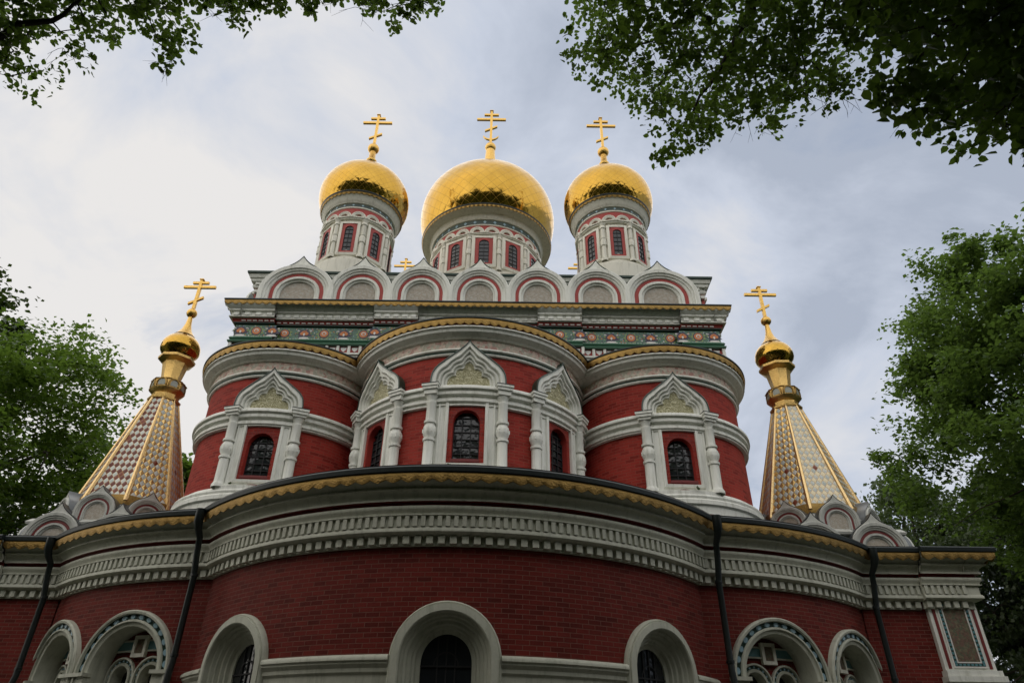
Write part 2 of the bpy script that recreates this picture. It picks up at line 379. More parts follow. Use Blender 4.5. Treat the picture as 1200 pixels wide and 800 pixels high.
# ---------------------------------------------------------------- church: parts are children, kept in world coordinates
church = empty('church', (0, 0, 0), 'red brick church with white mouldings, gilded onion domes and tiled corner spires', 'church')
C0, RC = (0.0, 6.45), 6.45            # lower apse
C1, RL = 4.665, 6.566                 # lower side apses (+-x, y)
C1Y = 9.118
T0 = cylT(*C0, RC)
def cornice_low(T, u0, u1, parent, wo=0.0, nu=40, caps=False, mit=(0, 0)):
    c = MB(); kw = dict(mit=mit)
    c.strip(u0, u1, [(wo + .57, 4.90), (wo + .53, 4.86), (wo + .53, 4.77), (wo + .49, 4.73), (wo + .42, 4.70), (wo + .40, 4.665), (wo + .42, 4.65), (wo + .42, 4.62), (wo + .36, 4.60), (wo + .30, 4.55), (wo + .28, 4.49), (wo + .31, 4.475), (wo + .31, 4.44)], 'shaded_white_paint', T, nu, caps, mit)
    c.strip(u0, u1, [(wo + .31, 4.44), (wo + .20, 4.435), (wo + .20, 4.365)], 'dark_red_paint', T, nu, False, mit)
    c.strip(u0, u1, [(wo + .20, 4.37), (wo + .28, 4.362), (wo + .29, 4.33), (wo + .28, 4.29), (wo + .24, 4.25), (wo + .235, 4.215), (wo + .26, 4.21), (wo + .26, 4.19), (wo + .20, 4.185), (wo + .20, 3.985), (wo + .22, 3.98), (wo + .24, 3.94), (wo + .24, 3.90), (wo + .2, 3.87), (wo + .12, 3.855), (wo + .05, 3.85), (wo + .05, 3.69), (wo, 3.685)], 'shaded_white_paint', T, nu, caps, mit)
    n = int((u1 - u0) / .145)
    for i in range(n):
        u = u0 + (i + .5) * (u1 - u0) / n; c.box(u - .038, u + .038, 3.99, 4.187, wo + .19, wo + .248, 'shaded_white_paint', T)
    n = int((u1 - u0) / .21)
    for i in range(n):
        u = u0 + (i + .5) * (u1 - u0) / n; c.box(u - .06, u + .06, 3.705, 3.852, wo + .04, wo + .15, 'shaded_white_paint', T)
    o = c.build('cornice', parent)
    g = MB(); fringe(g, T, u0 - mit[0] * (wo + .6), u1 + mit[1] * (wo + .6), 4.885, 4.69, wo + .60, w2=wo + .585); g.build('gold_fringe', o)
    e = MB(); e.strip(u0, u1, [(wo + .3, 5.06), (wo + .63, 5.0), (wo + .65, 4.97), (wo + .64, 4.89), (wo + .61, 4.875), (wo + .56, 4.905)], 'dark_roof_sheet', T, nu, True, mit); e.build('gutter', o)
    return o
def arch_window(T, uc, parent):
    """deep splayed round-headed window of the lower apse"""
    vs = 1.80; o = MB(); vb = 0.2
    P = archpath(uc, vs, .46, vb)
    o.sweep(P, [(.0, -.36), (.0, -.30), (.07, -.27), (.085, -.20), (.12, -.19), (.14, -.13), (.19, -.125), (.205, -.05), (.24, -.04), (.255, .02), (.29, .03), (.29, .13), (.31, .15), (.42, .145), (.425, .115), (.45, .12), (.465, .10), (.48, .06), (.48, .0)], 'shaded_white_paint', T)
    ob = o.build('window', parent)
    g = MB(); g.fill(archpath(uc, vs, .47, vb), -.33, 'window_glass', T, (uc, 1.4)); g.build('pane', ob)
    f = MB()
    for u in (-.16, .16, 0): f.box(uc + u - .012, uc + u + .012, vb, vs + math.sqrt(.45 ** 2 - u * u), -.33, -.305, 'iron', T)
    for v in (.6, 1.0, 1.4, 1.75): f.box(uc - .46, uc + .46, v - .014, v + .014, -.33, -.302, 'iron', T, 4)
    f.sweep(arc(uc, 1.75, .22, n=12), [(-.012, -.303), (.012, -.303)], 'iron', T); f.build('grille', ob)
WA = [R_(a) * RC for a in (-37.3, .6, 37.8)]
# central lower wall
mb = MB(); ua = R_(62) * RC
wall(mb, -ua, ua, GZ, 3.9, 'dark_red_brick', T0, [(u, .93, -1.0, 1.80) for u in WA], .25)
apse = mb.build('apse_wall', church)
cornice_low(T0, -R_(60) * RC, R_(60) * RC, apse, nu=90)
edges = [-ua] + [x for u in WA for x in (u - .93, u + .93)] + [ua]
for a, b in zip(edges[::2], edges[1::2]):
    led = MB(); led.strip(a, b, [(.0, 1.885), (.10, 1.88), (.13, 1.86), (.15, 1.83), (.15, 1.79), (.12, 1.77), (.12, 1.74), (.07, 1.68), (.07, 1.62), (.03, 1.58), (.03, 1.2), (.0, 1.19)], 'shaded_white_paint', T0, max(2, int((b - a) / .3)), True); led.build('string_course', apse)
for u in WA: arch_window(T0, u, church)
# side lower walls with paired loggia arches
def loggia(T, uc, parent):
    vs = 1.93; vb = -.4; o = MB()
    P = archpath(uc, vs, .84, vb, 32)
    o.sweep(P, [(0, -.46), (0, -.02), (.02, .03), (.09, .05), (.10, .09), (.13, .09), (.15, .05)], 'shaded_white_paint', T)
    o.sweep(P, [(.15, .05), (.15, .03), (.25, .03), (.25, .06)], 'dark_green_glaze', T)
    o.sweep(P, [(.25, .06), (.26, .12), (.30, .13), (.33, .10), (.34, .0)], 'shaded_white_paint', T)
    for i in range(15):
        a = R_(6 + i * 12); c, s = math.cos(a), math.sin(a); r = .84 + .20
        pts = [(uc + (r * c + .045 * math.cos(k * PI / 4) * c - .062 * math.sin(k * PI / 4) * s), vs + r * s + .045 * math.cos(k * PI / 4) * s + .062 * math.sin(k * PI / 4) * c) for k in range(8)]
        o.fill(pts, .055, 'pale_blue_glaze', T, rings=1); o.sweep(pts, [(0, .055), (-.01, .028)], 'pale_blue_glaze', T, True)
    ob = o.build('loggia_arch', parent)
    b = MB(); w = -.43
    wall(b, uc - .88, uc + .88, vb, vs + .9, 'dark_red_brick', T, [(uc - .40, .24, -.3, 1.86), (uc + .40, .24, -.3, 1.86)], .2, w)
    b.box(uc - .88, uc + .88, 2.36, 2.39, w + .0, w + .06, 'shaded_white_paint', T, 4); b.box(uc - .88, uc + .88, 2.56, 2.59, w, w + .06, 'shaded_white_paint', T, 4)
    b.box(uc - .88, uc + .88, 2.39, 2.56, w, w + .03, 'teal_glaze', T, 4)
    b.build('back_wall', ob)
    p = MB(); Q = [(uc - .11, 2.32), (uc - .11, 2.60), (uc + .11, 2.60), (uc + .11, 2.32)]
    p.sweep(Q, [(0, w + .06), (0, w + .1), (.07, w + .1), (.07, w + .005)], 'cream_plaster', T, True); p.fill(Q, w + .07, 'brown_mosaic', T); p.build('icon_panel', ob)
    for d in (-.40, .40):
        s = MB(); Q = archpath(uc + d, 1.86, .24, -.2, 18)
        s.sweep(Q, [(0, w - .25), (0, w + .05), (.05, w + .06), (.06, w + .02)], 'shaded_white_paint', T); s.sweep(Q, [(.06, w + .02), (.12, w + .02)], 'dark_green_glaze', T); s.sweep(Q, [(.12, w + .02), (.13, w + .07), (.165, w + .06), (.165, w)], 'shaded_white_paint', T)
        for i in range(9):
            a = R_(10 + i * 20); s.box(uc + d + .09 * 0 + (.33) * math.cos(a) - .018, uc + d + .33 * math.cos(a) + .018, 1.86 + .33 * math.sin(a) - .018, 1.86 + .33 * math.sin(a) + .018, w + .02, w + .035, 'pale_blue_glaze', T)
        s.fill(archpath(uc + d, 1.86, .25, -.3, 18), w - .24, 'window_glass', T, (uc + d, 1.2)); s.build('inner_arch', ob)
    for d in (-1.02, 1.02): k = MB(); k.box(uc + d - .2, uc + d + .2, 1.86, 1.93, -.05, .16, 'shaded_white_paint', T); k.box(uc + d - .17, uc + d + .17, -.4, 1.86, -.05, .09, 'shaded_white_paint', T); k.build('impost', ob)
for s in (-1, 1):
    T = cylT(s * C1, C1Y, RL); us = sorted((s * R_(1) * RL, s * R_(50) * RL)); lo = [s * R_(18.3) * RL, s * R_(39.3) * RL]
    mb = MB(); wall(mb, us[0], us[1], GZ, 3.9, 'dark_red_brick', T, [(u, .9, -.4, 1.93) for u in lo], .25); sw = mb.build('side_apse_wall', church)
    cornice_low(T, us[0], us[1], sw, nu=50)
    for u in lo: loggia(T, u, church)
# roofs of the lower storey
mb = MB(); mb.lathe(C0, [(RC + .6, 5.03), (2.5, 5.9)], 'dark_roof_sheet', 60, None, -R_(62), R_(62)); mb.build('apse_roof', church)
for s in (-1, 1):
    mb = MB(); a = sorted((s * R_(1), s * R_(52))); mb.lathe((s * C1, C1Y), [(RL + .6, 5.03), (2.5, 5.8)], 'dark_roof_sheet', 40, None, a[0], a[1]); mb.build('apse_roof', church)
# flank wings carrying the spires
FY = 4.66
for s in (-1, 1):
    T = flatT(0, FY); mb = MB(); u0, u1 = sorted((s * 9.525, s * 12.0))
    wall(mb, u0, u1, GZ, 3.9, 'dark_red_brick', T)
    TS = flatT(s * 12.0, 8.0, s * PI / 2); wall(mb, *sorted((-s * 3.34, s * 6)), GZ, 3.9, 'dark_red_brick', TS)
    fw = mb.build('wing_wall', church)
    v0, v1 = sorted((s * 9.3, s * 10.95)); cornice_low(T, v0, v1, fw, 0, 4, True)
    v0, v1 = sorted((s * 10.95, s * 12.0)); cornice_low(T, v0, v1, fw, .1, 3, True, (int(s < 0), int(s > 0)))
    cornice_low(TS, *sorted((-s * 3.34, s * 6)), fw, .1, 4, True, (int(s > 0), int(s < 0)))
    mb = MB(); mb.add([(s * 8.6, 4.1, 5.03), (s * 12.75, 4.06, 5.03), (s * 12.75, 14, 5.03), (s * 6.5, 14, 5.6), (s * 6.5, 7, 5.6)], [(0, 1, 2, 3, 4)], 'dark_roof_sheet'); mb.build('wing_roof', church)
    p = MB(); c = s * 11.62; hw = .58
    p.box(c - hw, c + hw, GZ, 3.86, 0, .12, 'white_paint', T); p.box(c - hw - .04, c + hw + .06, 2.24, 2.36, 0, .22, 'white_paint', T); p.box(c - hw - .08, c + hw + .1, 2.12, 2.24, 0, .27, 'white_paint', T)
    for w_, a in ((.123, .07), ): pass
    for d in (-1, 1):
        x0, x1 = sorted((c + d * .50, c + d * .43)); p.box(x0, x1, 2.40, 3.86, .1, .132, 'dark_red_paint', T)
    pil = p.build('pilaster', church)
    f = MB(); Q = [(c - .38, 2.42), (c - .38, 3.84), (c + .38, 3.84), (c + .38, 2.42)]
    f.sweep(Q, [(0, .12), (0, .15), (-.03, .15), (-.03, .135)], 'white_glaze', T, True); f.sweep(Q, [(-.03, .136), (-.1, .136)], 'dark_green_glaze', T, True); f.sweep(Q, [(-.1, .135), (-.1, .15), (-.125, .15), (-.125, .13)], 'white_glaze', T, True)
    f.fill([(u + (.125 if u < c else -.125), v + (.125 if v < 3 else -.125)) for u, v in Q], .134, 'brown_mosaic', T)
    for i in range(8):
        u = c - .315 + i * .09
        for v in (2.455, 3.745): f.box(u - .026, u + .026, v + .008, v + .058 - .008, .136, .155, 'teal_glaze', T)
    for i in range(14):
        v = 2.54 + i * .0915
        for u in (c - .345, c + .285): f.box(u + .006, u + .054, v - .026, v + .026, .136, .155, 'teal_glaze', T)
    f.build('mosaic_panel', pil)
# downpipes
for x, y, nx, ny in ((-5.33, 2.32, -.15, -1), (5.42, 2.32, .15, -1), (-9.60, 4.50, -.3, -1), (9.62, 4.50, .3, -1)):
    mb = MB(); k = .13
    mb.tube([(x + nx * .56, y + ny * .56, 4.93), (x + nx * .55, y + ny * .55, 4.66), (x + nx * .48, y + ny * .48, 4.52), (x + nx * .36, y + ny * .36, 4.38), (x + nx * .33, y + ny * .33, 4.1), (x + nx * .22, y + ny * .22, 3.6), (x + nx * .22, y + ny * .22, 2.0), (x + nx * .26, y + ny * .26, 1.8), (x + nx * .30, y + ny * .30, GZ)], [.10, .095, .075, .066, .066, .066, .066, .066, .066], 'pipe_paint', 10)
    dp = mb.build('downpipe', church)
    for z in (3.62, 2.1, .6):
        b = MB(); b.lathe((x + nx * .22, y + ny * .22), [(.06, z), (.08, z + .005), (.08, z + .06), (.06, z + .065)], 'pipe_paint', 10); b.build('pipe_clamp', dp)

# ---------------------------------------------------------------- upper apses
GO = [(.9, 0), (.895, .18), (.87, .34), (.81, .46), (.72, .56), (.58, .67), (.43, .79), (.26, .93), (.12, 1.07), (.05, 1.15), (0, 1.25)]
GI = [(.53, 0), (.535, .10), (.52, .20), (.46, .28), (.37, .31), (.31, .30), (.33, .38), (.30, .46), (.23, .50), (.14, .49), (.12, .53), (.115, .60), (.07, .67), (0, .71)]
gout, gin = resample(mirror_outline(GO), 61), resample(mirror_outline(GI), 61)
def upper_window(T, parent, k, zb, zs0, zs1):
    """framed window: brick panel, round-headed glazing, two bellied columns, ogee gable"""
    fr = MB(); p = .44 * (1 if k == 1 else .96); pt = zs1 + .08; pb = 6.42; co_ = .86 * k
    Q = [(-p, pb), (-p, pt), (p, pt), (p, pb)]
    fr.sweep(Q, [(0, .0), (0, .10), (.07, .10), (.09, .06), (.19, .06), (.21, .09), (.24, .09), (.24, .0)], 'white_paint', T, True)
    fr.box(-co_, co_, pb - .42, pb - .2, 0, .2, 'white_paint', T, 6)
    for d in (-1, 1): a, b = sorted((d * (p + .24), d * co_)); fr.box(a, b, pb - .2, zs1 + .02, 0, .05, 'white_paint', T, 2)
    w = fr.build('window', parent)
    b = MB(); vs = 7.50 if k == 1 else 7.36; wall(b, -p, p, pb, pt, 'red_brick', T, [(0, .33, 6.53, vs)], .1, .03)
    b.sweep([(-.33, 6.53)] + arc(0, vs, .33, n=20) + [(.33, 6.53)], [(0, -.18), (0, .03)], 'red_paint', T); b.box(-.34, .34, 6.46, 6.53, -.2, .06, 'dark_red_paint', T, 2)
    for i in range(19):
        a = R_(i * 10); c_, s_ = math.cos(a), math.sin(a)
        b.add([(r * c_ + t_ * s_, vs + r * s_ - t_ * c_, .037) for r, t_ in ((.335, -.007), (.335, .007), (.45 if abs(c_) < .85 else .40, .007), (.45 if abs(c_) < .85 else .40, -.007))], [(0, 1, 2, 3)], 'dark_red_paint', None, T)
    b.build('brick_panel', w)
    g = MB(); g.fill(archpath(0, vs, .335, 6.52, 16), -.15, 'window_glass', T, (0, 7.1)); g.build('pane', w)
    g = MB()
    for u in (-.325, -.11, .11, .325): g.box(u - .013, u + .013, 6.53, vs + math.sqrt(max(.33 ** 2 - u * u, 0)), -.145, -.12, 'iron', T)
    for v in np.arange(6.53, vs + .3, .19): g.box(-math.sqrt(.331 ** 2 - max(v - vs, 0) ** 2), math.sqrt(.331 ** 2 - max(v - vs, 0) ** 2), v - .012, v + .012, -.142, -.118, 'iron', T, 2)
    g.build('grille', w)
    for d in (-1, 1):
        c = MB(); cu_ = d * co_; q = lambda u, v, z: T(u, z, -v)     # lathe axis -> vertical on the wall
        pr = [(.16, zb), (.16, zb + .08), (.135, zb + .12), (.12, zb + .16), (.118, 6.96), (.145, 6.975), (.145, 7.035), (.112, 7.045), (.112, 7.07), (.148, 7.14), (.155, 7.24), (.148, 7.34), (.112, 7.41), (.112, 7.43), (.148, 7.44), (.148, 7.50), (.116, 7.515), (.114, zs1 + .02), (.125, zs1 + .05), (.125, zs1 + .09), (.10, zs1 + .11), (.11, zs1 + .16), (.15, zs1 + .26)]
        c.lathe((cu_, -.12), pr, 'white_paint', 14, q)
        for i in range(10):
            a = 2 * PI * i / 10; c.box(cu_ + .148 * math.sin(a) - .02, cu_ + .148 * math.sin(a) + .02, 7.19, 7.29, .12 + .148 * math.cos(a) - .01, .12 + .148 * math.cos(a) + .01, 'white_paint', T)
        c.build('column', w)
        c = MB(); c.box(cu_ - .15, cu_ + .15, zs1 + .27, zs0 - .11, .0, .29, 'white_paint', T); c.box(cu_ - .175, cu_ + .175, zs0 - .11, zs0 - .03, .0, .33, 'white_paint', T); c.box(cu_ - .195, cu_ + .195, zs0 - .03, zs0 + .03, .0, .355, 'white_paint', T); c.box(cu_ - .20, cu_ + .20, zs0 + .03, zs0 + .05, .0, .36, 'dark_roof_sheet', T); c.build('capital', w)
    z0 = zs0 + .04; A = [(u * k * .98, z0 + v * k) for u, v in gout]; B = [(u * k, z0 + v * k) for u, v in gin]
    m_ = MB(); m_.loft(A, B, [(0, 0), (0, .225), (.28, .235), (.31, .225), (.33, .15), (.37, .145), (.40, .175), (.54, .18), (.57, .165), (.59, .10), (.63, .095), (.66, .125), (.78, .13), (.81, .115), (.83, .055), (.88, .055), (.90, .08), (.97, .08), (1, .035)], 'white_paint', T)
    ga = m_.build('gable', w)
    m_ = MB(); m_.fill(B, .035, 'olive_relief', T, (0, z0 + .22), 3); m_.build('tympanum', ga)
    cap = MB(); O = [(u * 1.03, z0 + (v - z0) * 1.03) for u, v in A]; cap.loft(O, A, [(0, 0), (0, .245), (1, .255), (1.0, .21)], 'dark_green_glaze', T); cap.build('gable_cap', ga)
def upper_apse(c, R, angs, k, dz, zs0, zs1, zb, arange):
    T = cylT(c[0], c[1], R); a0, a1 = arange; n = int((a1 - a0) / 3)
    mb = MB(); U0, U1 = R_(a0) * R, R_(a1) * R
    wall(mb, U0, U1, 5.0, 9.9, 'red_brick', T, [(R_(a) * R, .34, 6.53, 7.50 if k == 1 else 7.36) for a in angs], .15); o = mb.build('upper_apse_wall', church)
    def z(v): return v + dz
    m_ = MB(); m_.strip(U0, U1, [(.32, z(10.13)), (.36, z(10.12)), (.365, z(10.08)), (.31, z(10.05)), (.29, z(9.98)), (.25, z(9.955)), (.17, z(9.91)), (.14, z(9.90)), (.12, z(9.87)), (.05, z(9.86))], 'white_paint', T, n); 
    m_.strip(U0, U1, [(.05, z(9.86)), (.05, z(9.58))], 'speckled_frieze', T, n)
    m_.strip(U0, U1, [(.05, z(9.58)), (.11, z(9.575)), (.12, z(9.53)), (.08, z(9.50))], 'white_paint', T, n); m_.strip(U0, U1, [(.08, z(9.50)), (.06, z(9.46))], 'dark_green_glaze', T, n); m_.strip(U0, U1, [(.06, z(9.46)), (.07, z(9.44)), (.05, z(9.40)), (0, z(9.39))], 'white_paint', T, n); m_.build('cornice', o)
    g = MB(); fringe(g, T, U0, U1, z(10.33), z(10.12), .395, w2=.38, period=.2); g.build('gold_fringe', o)
    m_ = MB(); m_.lathe(c, [(R + .39, z(10.30)), (R + .425, z(10.325)), (R + .425, z(10.36)), (R + .38, z(10.385)), (.02, z(11.2))], 'dark_roof_sheet', n, None, R_(a0), R_(a1)); m_.build('apse_roof', o)
    m_ = MB(); m_.strip(U0, U1, [(0, zs0 + .03), (.20, zs0 + .01), (.22, zs0 - .02), (.22, zs0 - .08), (.14, zs0 - .095), (.14, zs0 - .13), (.17, zs0 - .14), (.17, zs0 - .22), (.08, zs0 - .24), (.075, zs0 - .31), (.13, zs0 - .325), (.13, zs0 - .40), (.06, zs0 - .42), (.05, zs1 + .05), (.09, zs1 + .04), (.09, zs1), (0, zs1 - .01)], 'white_paint', T, n); m_.build('string_course', o)
    m_ = MB(); m_.strip(U0, U1, [(0, zb + .05), (.06, zb + .04), (.10, zb - .02), (.20, zb - .07), (.22, zb - .12), (.20, zb - .18), (.24, zb - .22), (.24, zb - .32), (.18, zb - .36), (.18, zb - .55)], 'white_paint', T, n); m_.build('base_moulding', o)
    for a in angs: upper_window(cylT(c[0], c[1], R, R_(a)), church, k, zb, zs0, zs1)
upper_apse((0, 5.895), 3.2, (-46.3, .8, 47.3), 1, 0, 8.43, 7.93, 6.2, (-88, 88))
upper_apse((-5.417, 6.257), 2.36, (3.0,), .93, -.03, 8.33, 7.88, 6.2, (-100, 100))
upper_apse((5.417, 6.257), 2.40, (1.5,), .93, -.03, 8.33, 7.88, 6.2, (-100, 100))
# ---------------------------------------------------------------- square body with ceramic frieze
BY, BX, BD = 6.7, 7.85, 6.9             # front wall plane, half width, half depth
def flower(m, T, u, v, w, kind):
    blob = lambda cu, cv, ru, rv, mat, dw, n=12: m.fill([(cu + ru * math.cos(2 * PI * i / n), cv + rv * math.sin(2 * PI * i / n)) for i in range(n)], w + dw, mat, T, (cu, cv), 1)
    star = lambda ru, rv, k, mat, dw, n: m.fill([(u + ru * (1 if i % 2 else k) * math.cos(PI * i / n), v + rv * (1 if i % 2 else k) * math.sin(PI * i / n)) for i in range(2 * n)], w + dw, mat, T, (u, v), 1)
    if kind:
        star(.27, .225, .72, 'leaf_green_glaze', .008, 9); blob(u, v, .18, .175, 'purple_glaze', .013); blob(u, v, .14, .135, 'orange_glaze', .019); blob(u, v + .01, .08, .07, 'white_glaze', .025); blob(u, v, .05, .04, 'orange_glaze', .031)
        for d in (-1, 1): blob(u + d * .05, v - .215, .05, .018, 'white_glaze', .012, 6)
    else:
        star(.30, .225, .6, 'purple_glaze', .006, 7); 
        for a in (-60, -30, 0, 30, 60):
            c, s = math.cos(R_(90 + a)), math.sin(R_(90 + a)); blob(u + c * .08, v - .05 + s * .09, .045 + abs(c) * .03, .045 + abs(s) * .035, 'orange_glaze', .014 + .001 * abs(a) / 10, 8)
        blob(u, v - .04, .035, .06, 'white_glaze', .024, 8); blob(u, v - .165, .16, .03, 'white_glaze', .011, 10); blob(u, v - .20, .22, .018, 'white_glaze', .017, 8)
        for d in (-1, 1): blob(u + d * .2, v + .10, .05, .022, 'white_glaze', .012, 6); blob(u + d * .22, v + .02, .035, .03, 'leaf_green_glaze', .018, 6); blob(u + d * .07, v + .19, .035, .02, 'pale_blue_glaze', .012, 6)
def entablature(T, bays, parent, mits):
    for (u0, u1, wo), mit in zip(bays, mits):
        kw = (T, 1, True, mit); c = MB(); st = lambda pr, mat: c.strip(u0, u1, [(wo + a, b) for a, b in pr], mat, T, 1, True, mit)
        st([(.42, 13.50), (.40, 13.44), (.30, 13.36), (.28, 13.34), (.28, 13.28), (.20, 13.27), (.20, 13.10), (.25, 13.09), (.25, 13.05), (.15, 13.04)], 'white_paint')
        n = max(2, round((u1 - u0) / .28)); e0, e1 = u0 - mit[0] * (wo + .2), u1 + mit[1] * (wo + .2)
        for i in range(n):
            u = e0 + (i + .5) * (e1 - e0) / n; c.box(u - .085, u + .085, 13.10, 13.21, wo + .19, wo + .27, 'white_paint', T); c.lathe((u - .14 * 0 + (e1 - e0) / n / 2 * 0, 0), [(0, 0)] * 2, 'white_paint', 3) if False else None
        o = c.build('cornice', parent)
        m_ = MB(); m_.strip(u0, u1, [(wo + .15, 13.04), (wo + .16, 12.99), (wo + .12, 12.965), (wo + .12, 12.93), (wo + .1, 12.925)], 'red_paint', T, 1, True, mit)
        n = max(2, round((u1 - u0) / .2))
        for i in range(n):
            u = u0 + (i + .5) * (u1 - u0) / n; m_.box(u - .065, u + .065, 12.945, 12.985, wo + .10, wo + .145, 'white_glaze', T)
        m_.build('red_band', o)
        m_ = MB(); m_.strip(u0, u1, [(wo + .1, 12.925), (wo + .11, 12.915), (wo + .11, 12.89), (wo + .06, 12.875), (wo + .03, 12.87)], 'dark_green_glaze', T, 1, True, mit)
        m_.strip(u0, u1, [(wo + .03, 12.875), (wo + .03, 12.36)], 'green_glaze', T, 1, True, mit)
        m_.strip(u0, u1, [(wo + .03, 12.37), (wo + .10, 12.36), (wo + .13, 12.30), (wo + .09, 12.25), (wo + .15, 12.20), (wo + .14, 12.15), (wo + .05, 12.13)], 'green_glaze', T, 1, True, mit)
        n = max(1, round((u1 - u0) / .61))
        if n < 3: sp = [(u0 + (u1 - u0) / 2 + (u1 - u0) * k / 2 * .92, abs(k) == 0) for k in (-1, 0, 1)]
        else: sp = [(u0 + (i + .5) * (u1 - u0) / n, i % 2 == 0) for i in range(n)]
        for u, k in sp: flower(m_, T, u, 12.615, wo + .03, k)
        fz = random.Random(int(u0 * 100) + 7); pal = ('purple_glaze', 'white_glaze', 'leaf_green_glaze', 'pale_blue_glaze', 'purple_glaze', 'orange_glaze')
        for i in range(int((u1 - u0) * 60)):
            u, v = fz.uniform(u0 + .04, u1 - .04), fz.uniform(12.42, 12.84)
            if min(abs(u - q_[0]) for q_ in sp) < .17 and abs(v - 12.615) < .16: continue
            a_, b_ = fz.uniform(.016, .034), fz.uniform(.014, .028); m_.fill([(u - a_, v), (u, v + b_), (u + a_, v), (u, v - b_)], wo + .034 + .0005 * (i % 9), fz.choice(pal), T, (u, v), 1)
        for i in range(int((u1 - u0) / .1)):
            m_.box(u0 + .1 * i + .02, u0 + .1 * i + .08, 12.39, 12.41, wo + .03, wo + .042, 'white_glaze', T)
        m_.build('frieze', o)
        m_ = MB(); m_.strip(u0, u1, [(wo + .03, 12.13), (wo + .03, 11.87)], 'red_paint', T, 1, True, mit); n = max(2, round((u1 - u0) / .36)); e0, e1 = u0 - mit[0] * (wo + .05), u1 + mit[1] * (wo + .05)
        for i in range(n + 1):
            u = e0 + i * (e1 - e0) / n; m_.box(u - .045, u + .045, 11.87, 12.13, wo + .02, wo + .10, 'white_paint', T)
            if i < n:
                x = u + (e1 - e0) / n / 2; m_.fill([(x - .10, 12.09), (x + .10, 12.09), (x + .085, 12.0), (x, 11.92), (x - .085, 12.0)], wo + .045, 'white_glaze', T, rings=1)
        m_.strip(u0, u1, [(wo + .03, 11.875), (wo + .10, 11.87), (wo + .10, 11.80), (wo + .05, 11.78), (wo + .05, 11.73), (wo, 11.72)], 'white_paint', T, 1, True, mit); m_.build('baluster_band', o)
        m_ = MB(); m_.strip(u0, u1, [(wo, 11.73), (wo, 5.0)], 'red_brick', T, 1, False, mit); m_.build('pier' if wo else 'bay_wall', o)
fr = [(-7.85, -6.72, .13), (-6.72, -3.45, 0), (-3.45, -1.98, .13), (-1.98, 1.98, 0), (1.98, 3.45, .13), (3.45, 6.72, 0), (6.72, 7.85, .13)]
mb = MB()
for a in (0, PI / 2, -PI / 2): wall(mb, -(BD if a else BX), BD if a else BX, 5.0, 13.4, 'red_brick', flatT(0, BY, 0) if a == 0 else flatT(math.copysign(BX - .02, a), BY + BD, a), w=-.02)
mb.box(-BX + .1, BX - .1, 5, 13.45, -(BY + 2 * BD), -(BY + 2 * BD - .3), 'red_brick', lambda u, v, w: (u, -w, v))
body = mb.build('body_wall', church)
def eave(T, u0, u1, o):
    g = MB(); fringe(g, T, u0, u1, 13.60, 13.43, .56, w2=.55, period=.25); g.build('gold_fringe', o)
    g = MB(); g.strip(u0 + .56, u1 - .56, [(.0, 13.72), (.57, 13.66), (.59, 13.63), (.585, 13.60), (.55, 13.595), (.3, 13.52)], 'dark_roof_sheet', T, 1, False, (1, 1)); g.build('gutter', o)
    g = MB(); g.strip(u0 + .56, u1 - .56, [(.56, 13.59), (.42, 13.50), (.3, 13.49)], 'white_paint', T, 1, False, (1, 1)); g.build('soffit', o)
TF = flatT(0, BY); entablature(TF, fr, body, [(1, 0)] + [(0, 0)] * 5 + [(0, 1)]); eave(TF, -BX - .56, BX + .56, body)
for s in (-1, 1):
    T = flatT(s * BX, BY + BD, s * PI / 2); entablature(T, [(-BD, -5.7, .13), (-5.7, 5.7, 0), (5.7, BD, .13)], body, [(1, 0), (0, 0), (0, 1)]); eave(T, -BD - .56, BD + .56, body)
def kokoshnik(T, uc, zc, ku, kv, wf, parent, depth=1.0, stilt=.45, name='kokoshnik', tym='pale_tympanum', cap='dark_green_glaze', red='red_paint', white='white_paint'):
    """arched gable with an ogee tip; wf = how far its front stands out"""
    Q = lambda u, v, w: T(uc + u * ku, zc + v * kv, w)
    P = [(-1, -stilt)] + arc(0, 0, 1, n=28) + [(1, -stilt)]; k = (ku + kv) / 2; f = wf; m_ = MB(); d = k
    m_.sweep(P, [(.09, f - .17 * d), (.09, f - .02 * d), (.07, f), (-.05, f - .01 * d), (-.06, f - .05 * d), (-.125, f - .06 * d), (-.135, f - .10 * d), (-.20, f - .11 * d), (-.215, f - .15 * d)], white, Q)
    m_.sweep(P, [(-.215, f - .15 * d), (-.33, f - .155 * d)], red, Q)
    m_.sweep(P, [(-.33, f - .155 * d), (-.335, f - .13 * d), (-.42, f - .13 * d), (-.43, f - .18 * d), (-.49, f - .20 * d), (-.50, f - .26 * d)], white, Q)
    ob = m_.build(name, parent)
    m_ = MB(); m_.fill([(-.51, -stilt)] + arc(0, 0, .51, n=20) + [(.51, -stilt)], f - .25 * d, tym, Q, (0, .1)); m_.build('tympanum', ob)
    half = [(1.10, -stilt), (1.10, 0)] + [(1.10 * math.cos(R_(a)), 1.10 * math.sin(R_(a))) for a in (12, 24, 36, 48, 58)] + [(.46, 1.02), (.34, 1.11), (.22, 1.20), (.12, 1.31), (.05, 1.42), (0, 1.50)]
    O = resample(mirror_outline(half), 49); I = resample([(-1.08, -stilt)] + arc(0, 0, 1.08, n=24) + [(1.08, -stilt)], 49)
    m_ = MB(); m_.loft(O, I, [(0, f - .125 * d), (.5, f - .13 * d), (1, f - .13 * d)], white, Q); m_.build('ogee_field', ob)
    m_ = MB(); O2 = [(u * 1.035, v * 1.035 if v > 0 else v) for u, v in O]; m_.loft(O2, O, [(1, f - .155 * d), (.0, f - .12 * d), (0, f - .13 * d), (0, f - depth)], cap, Q); m_.build('gable_roof', ob); return ob
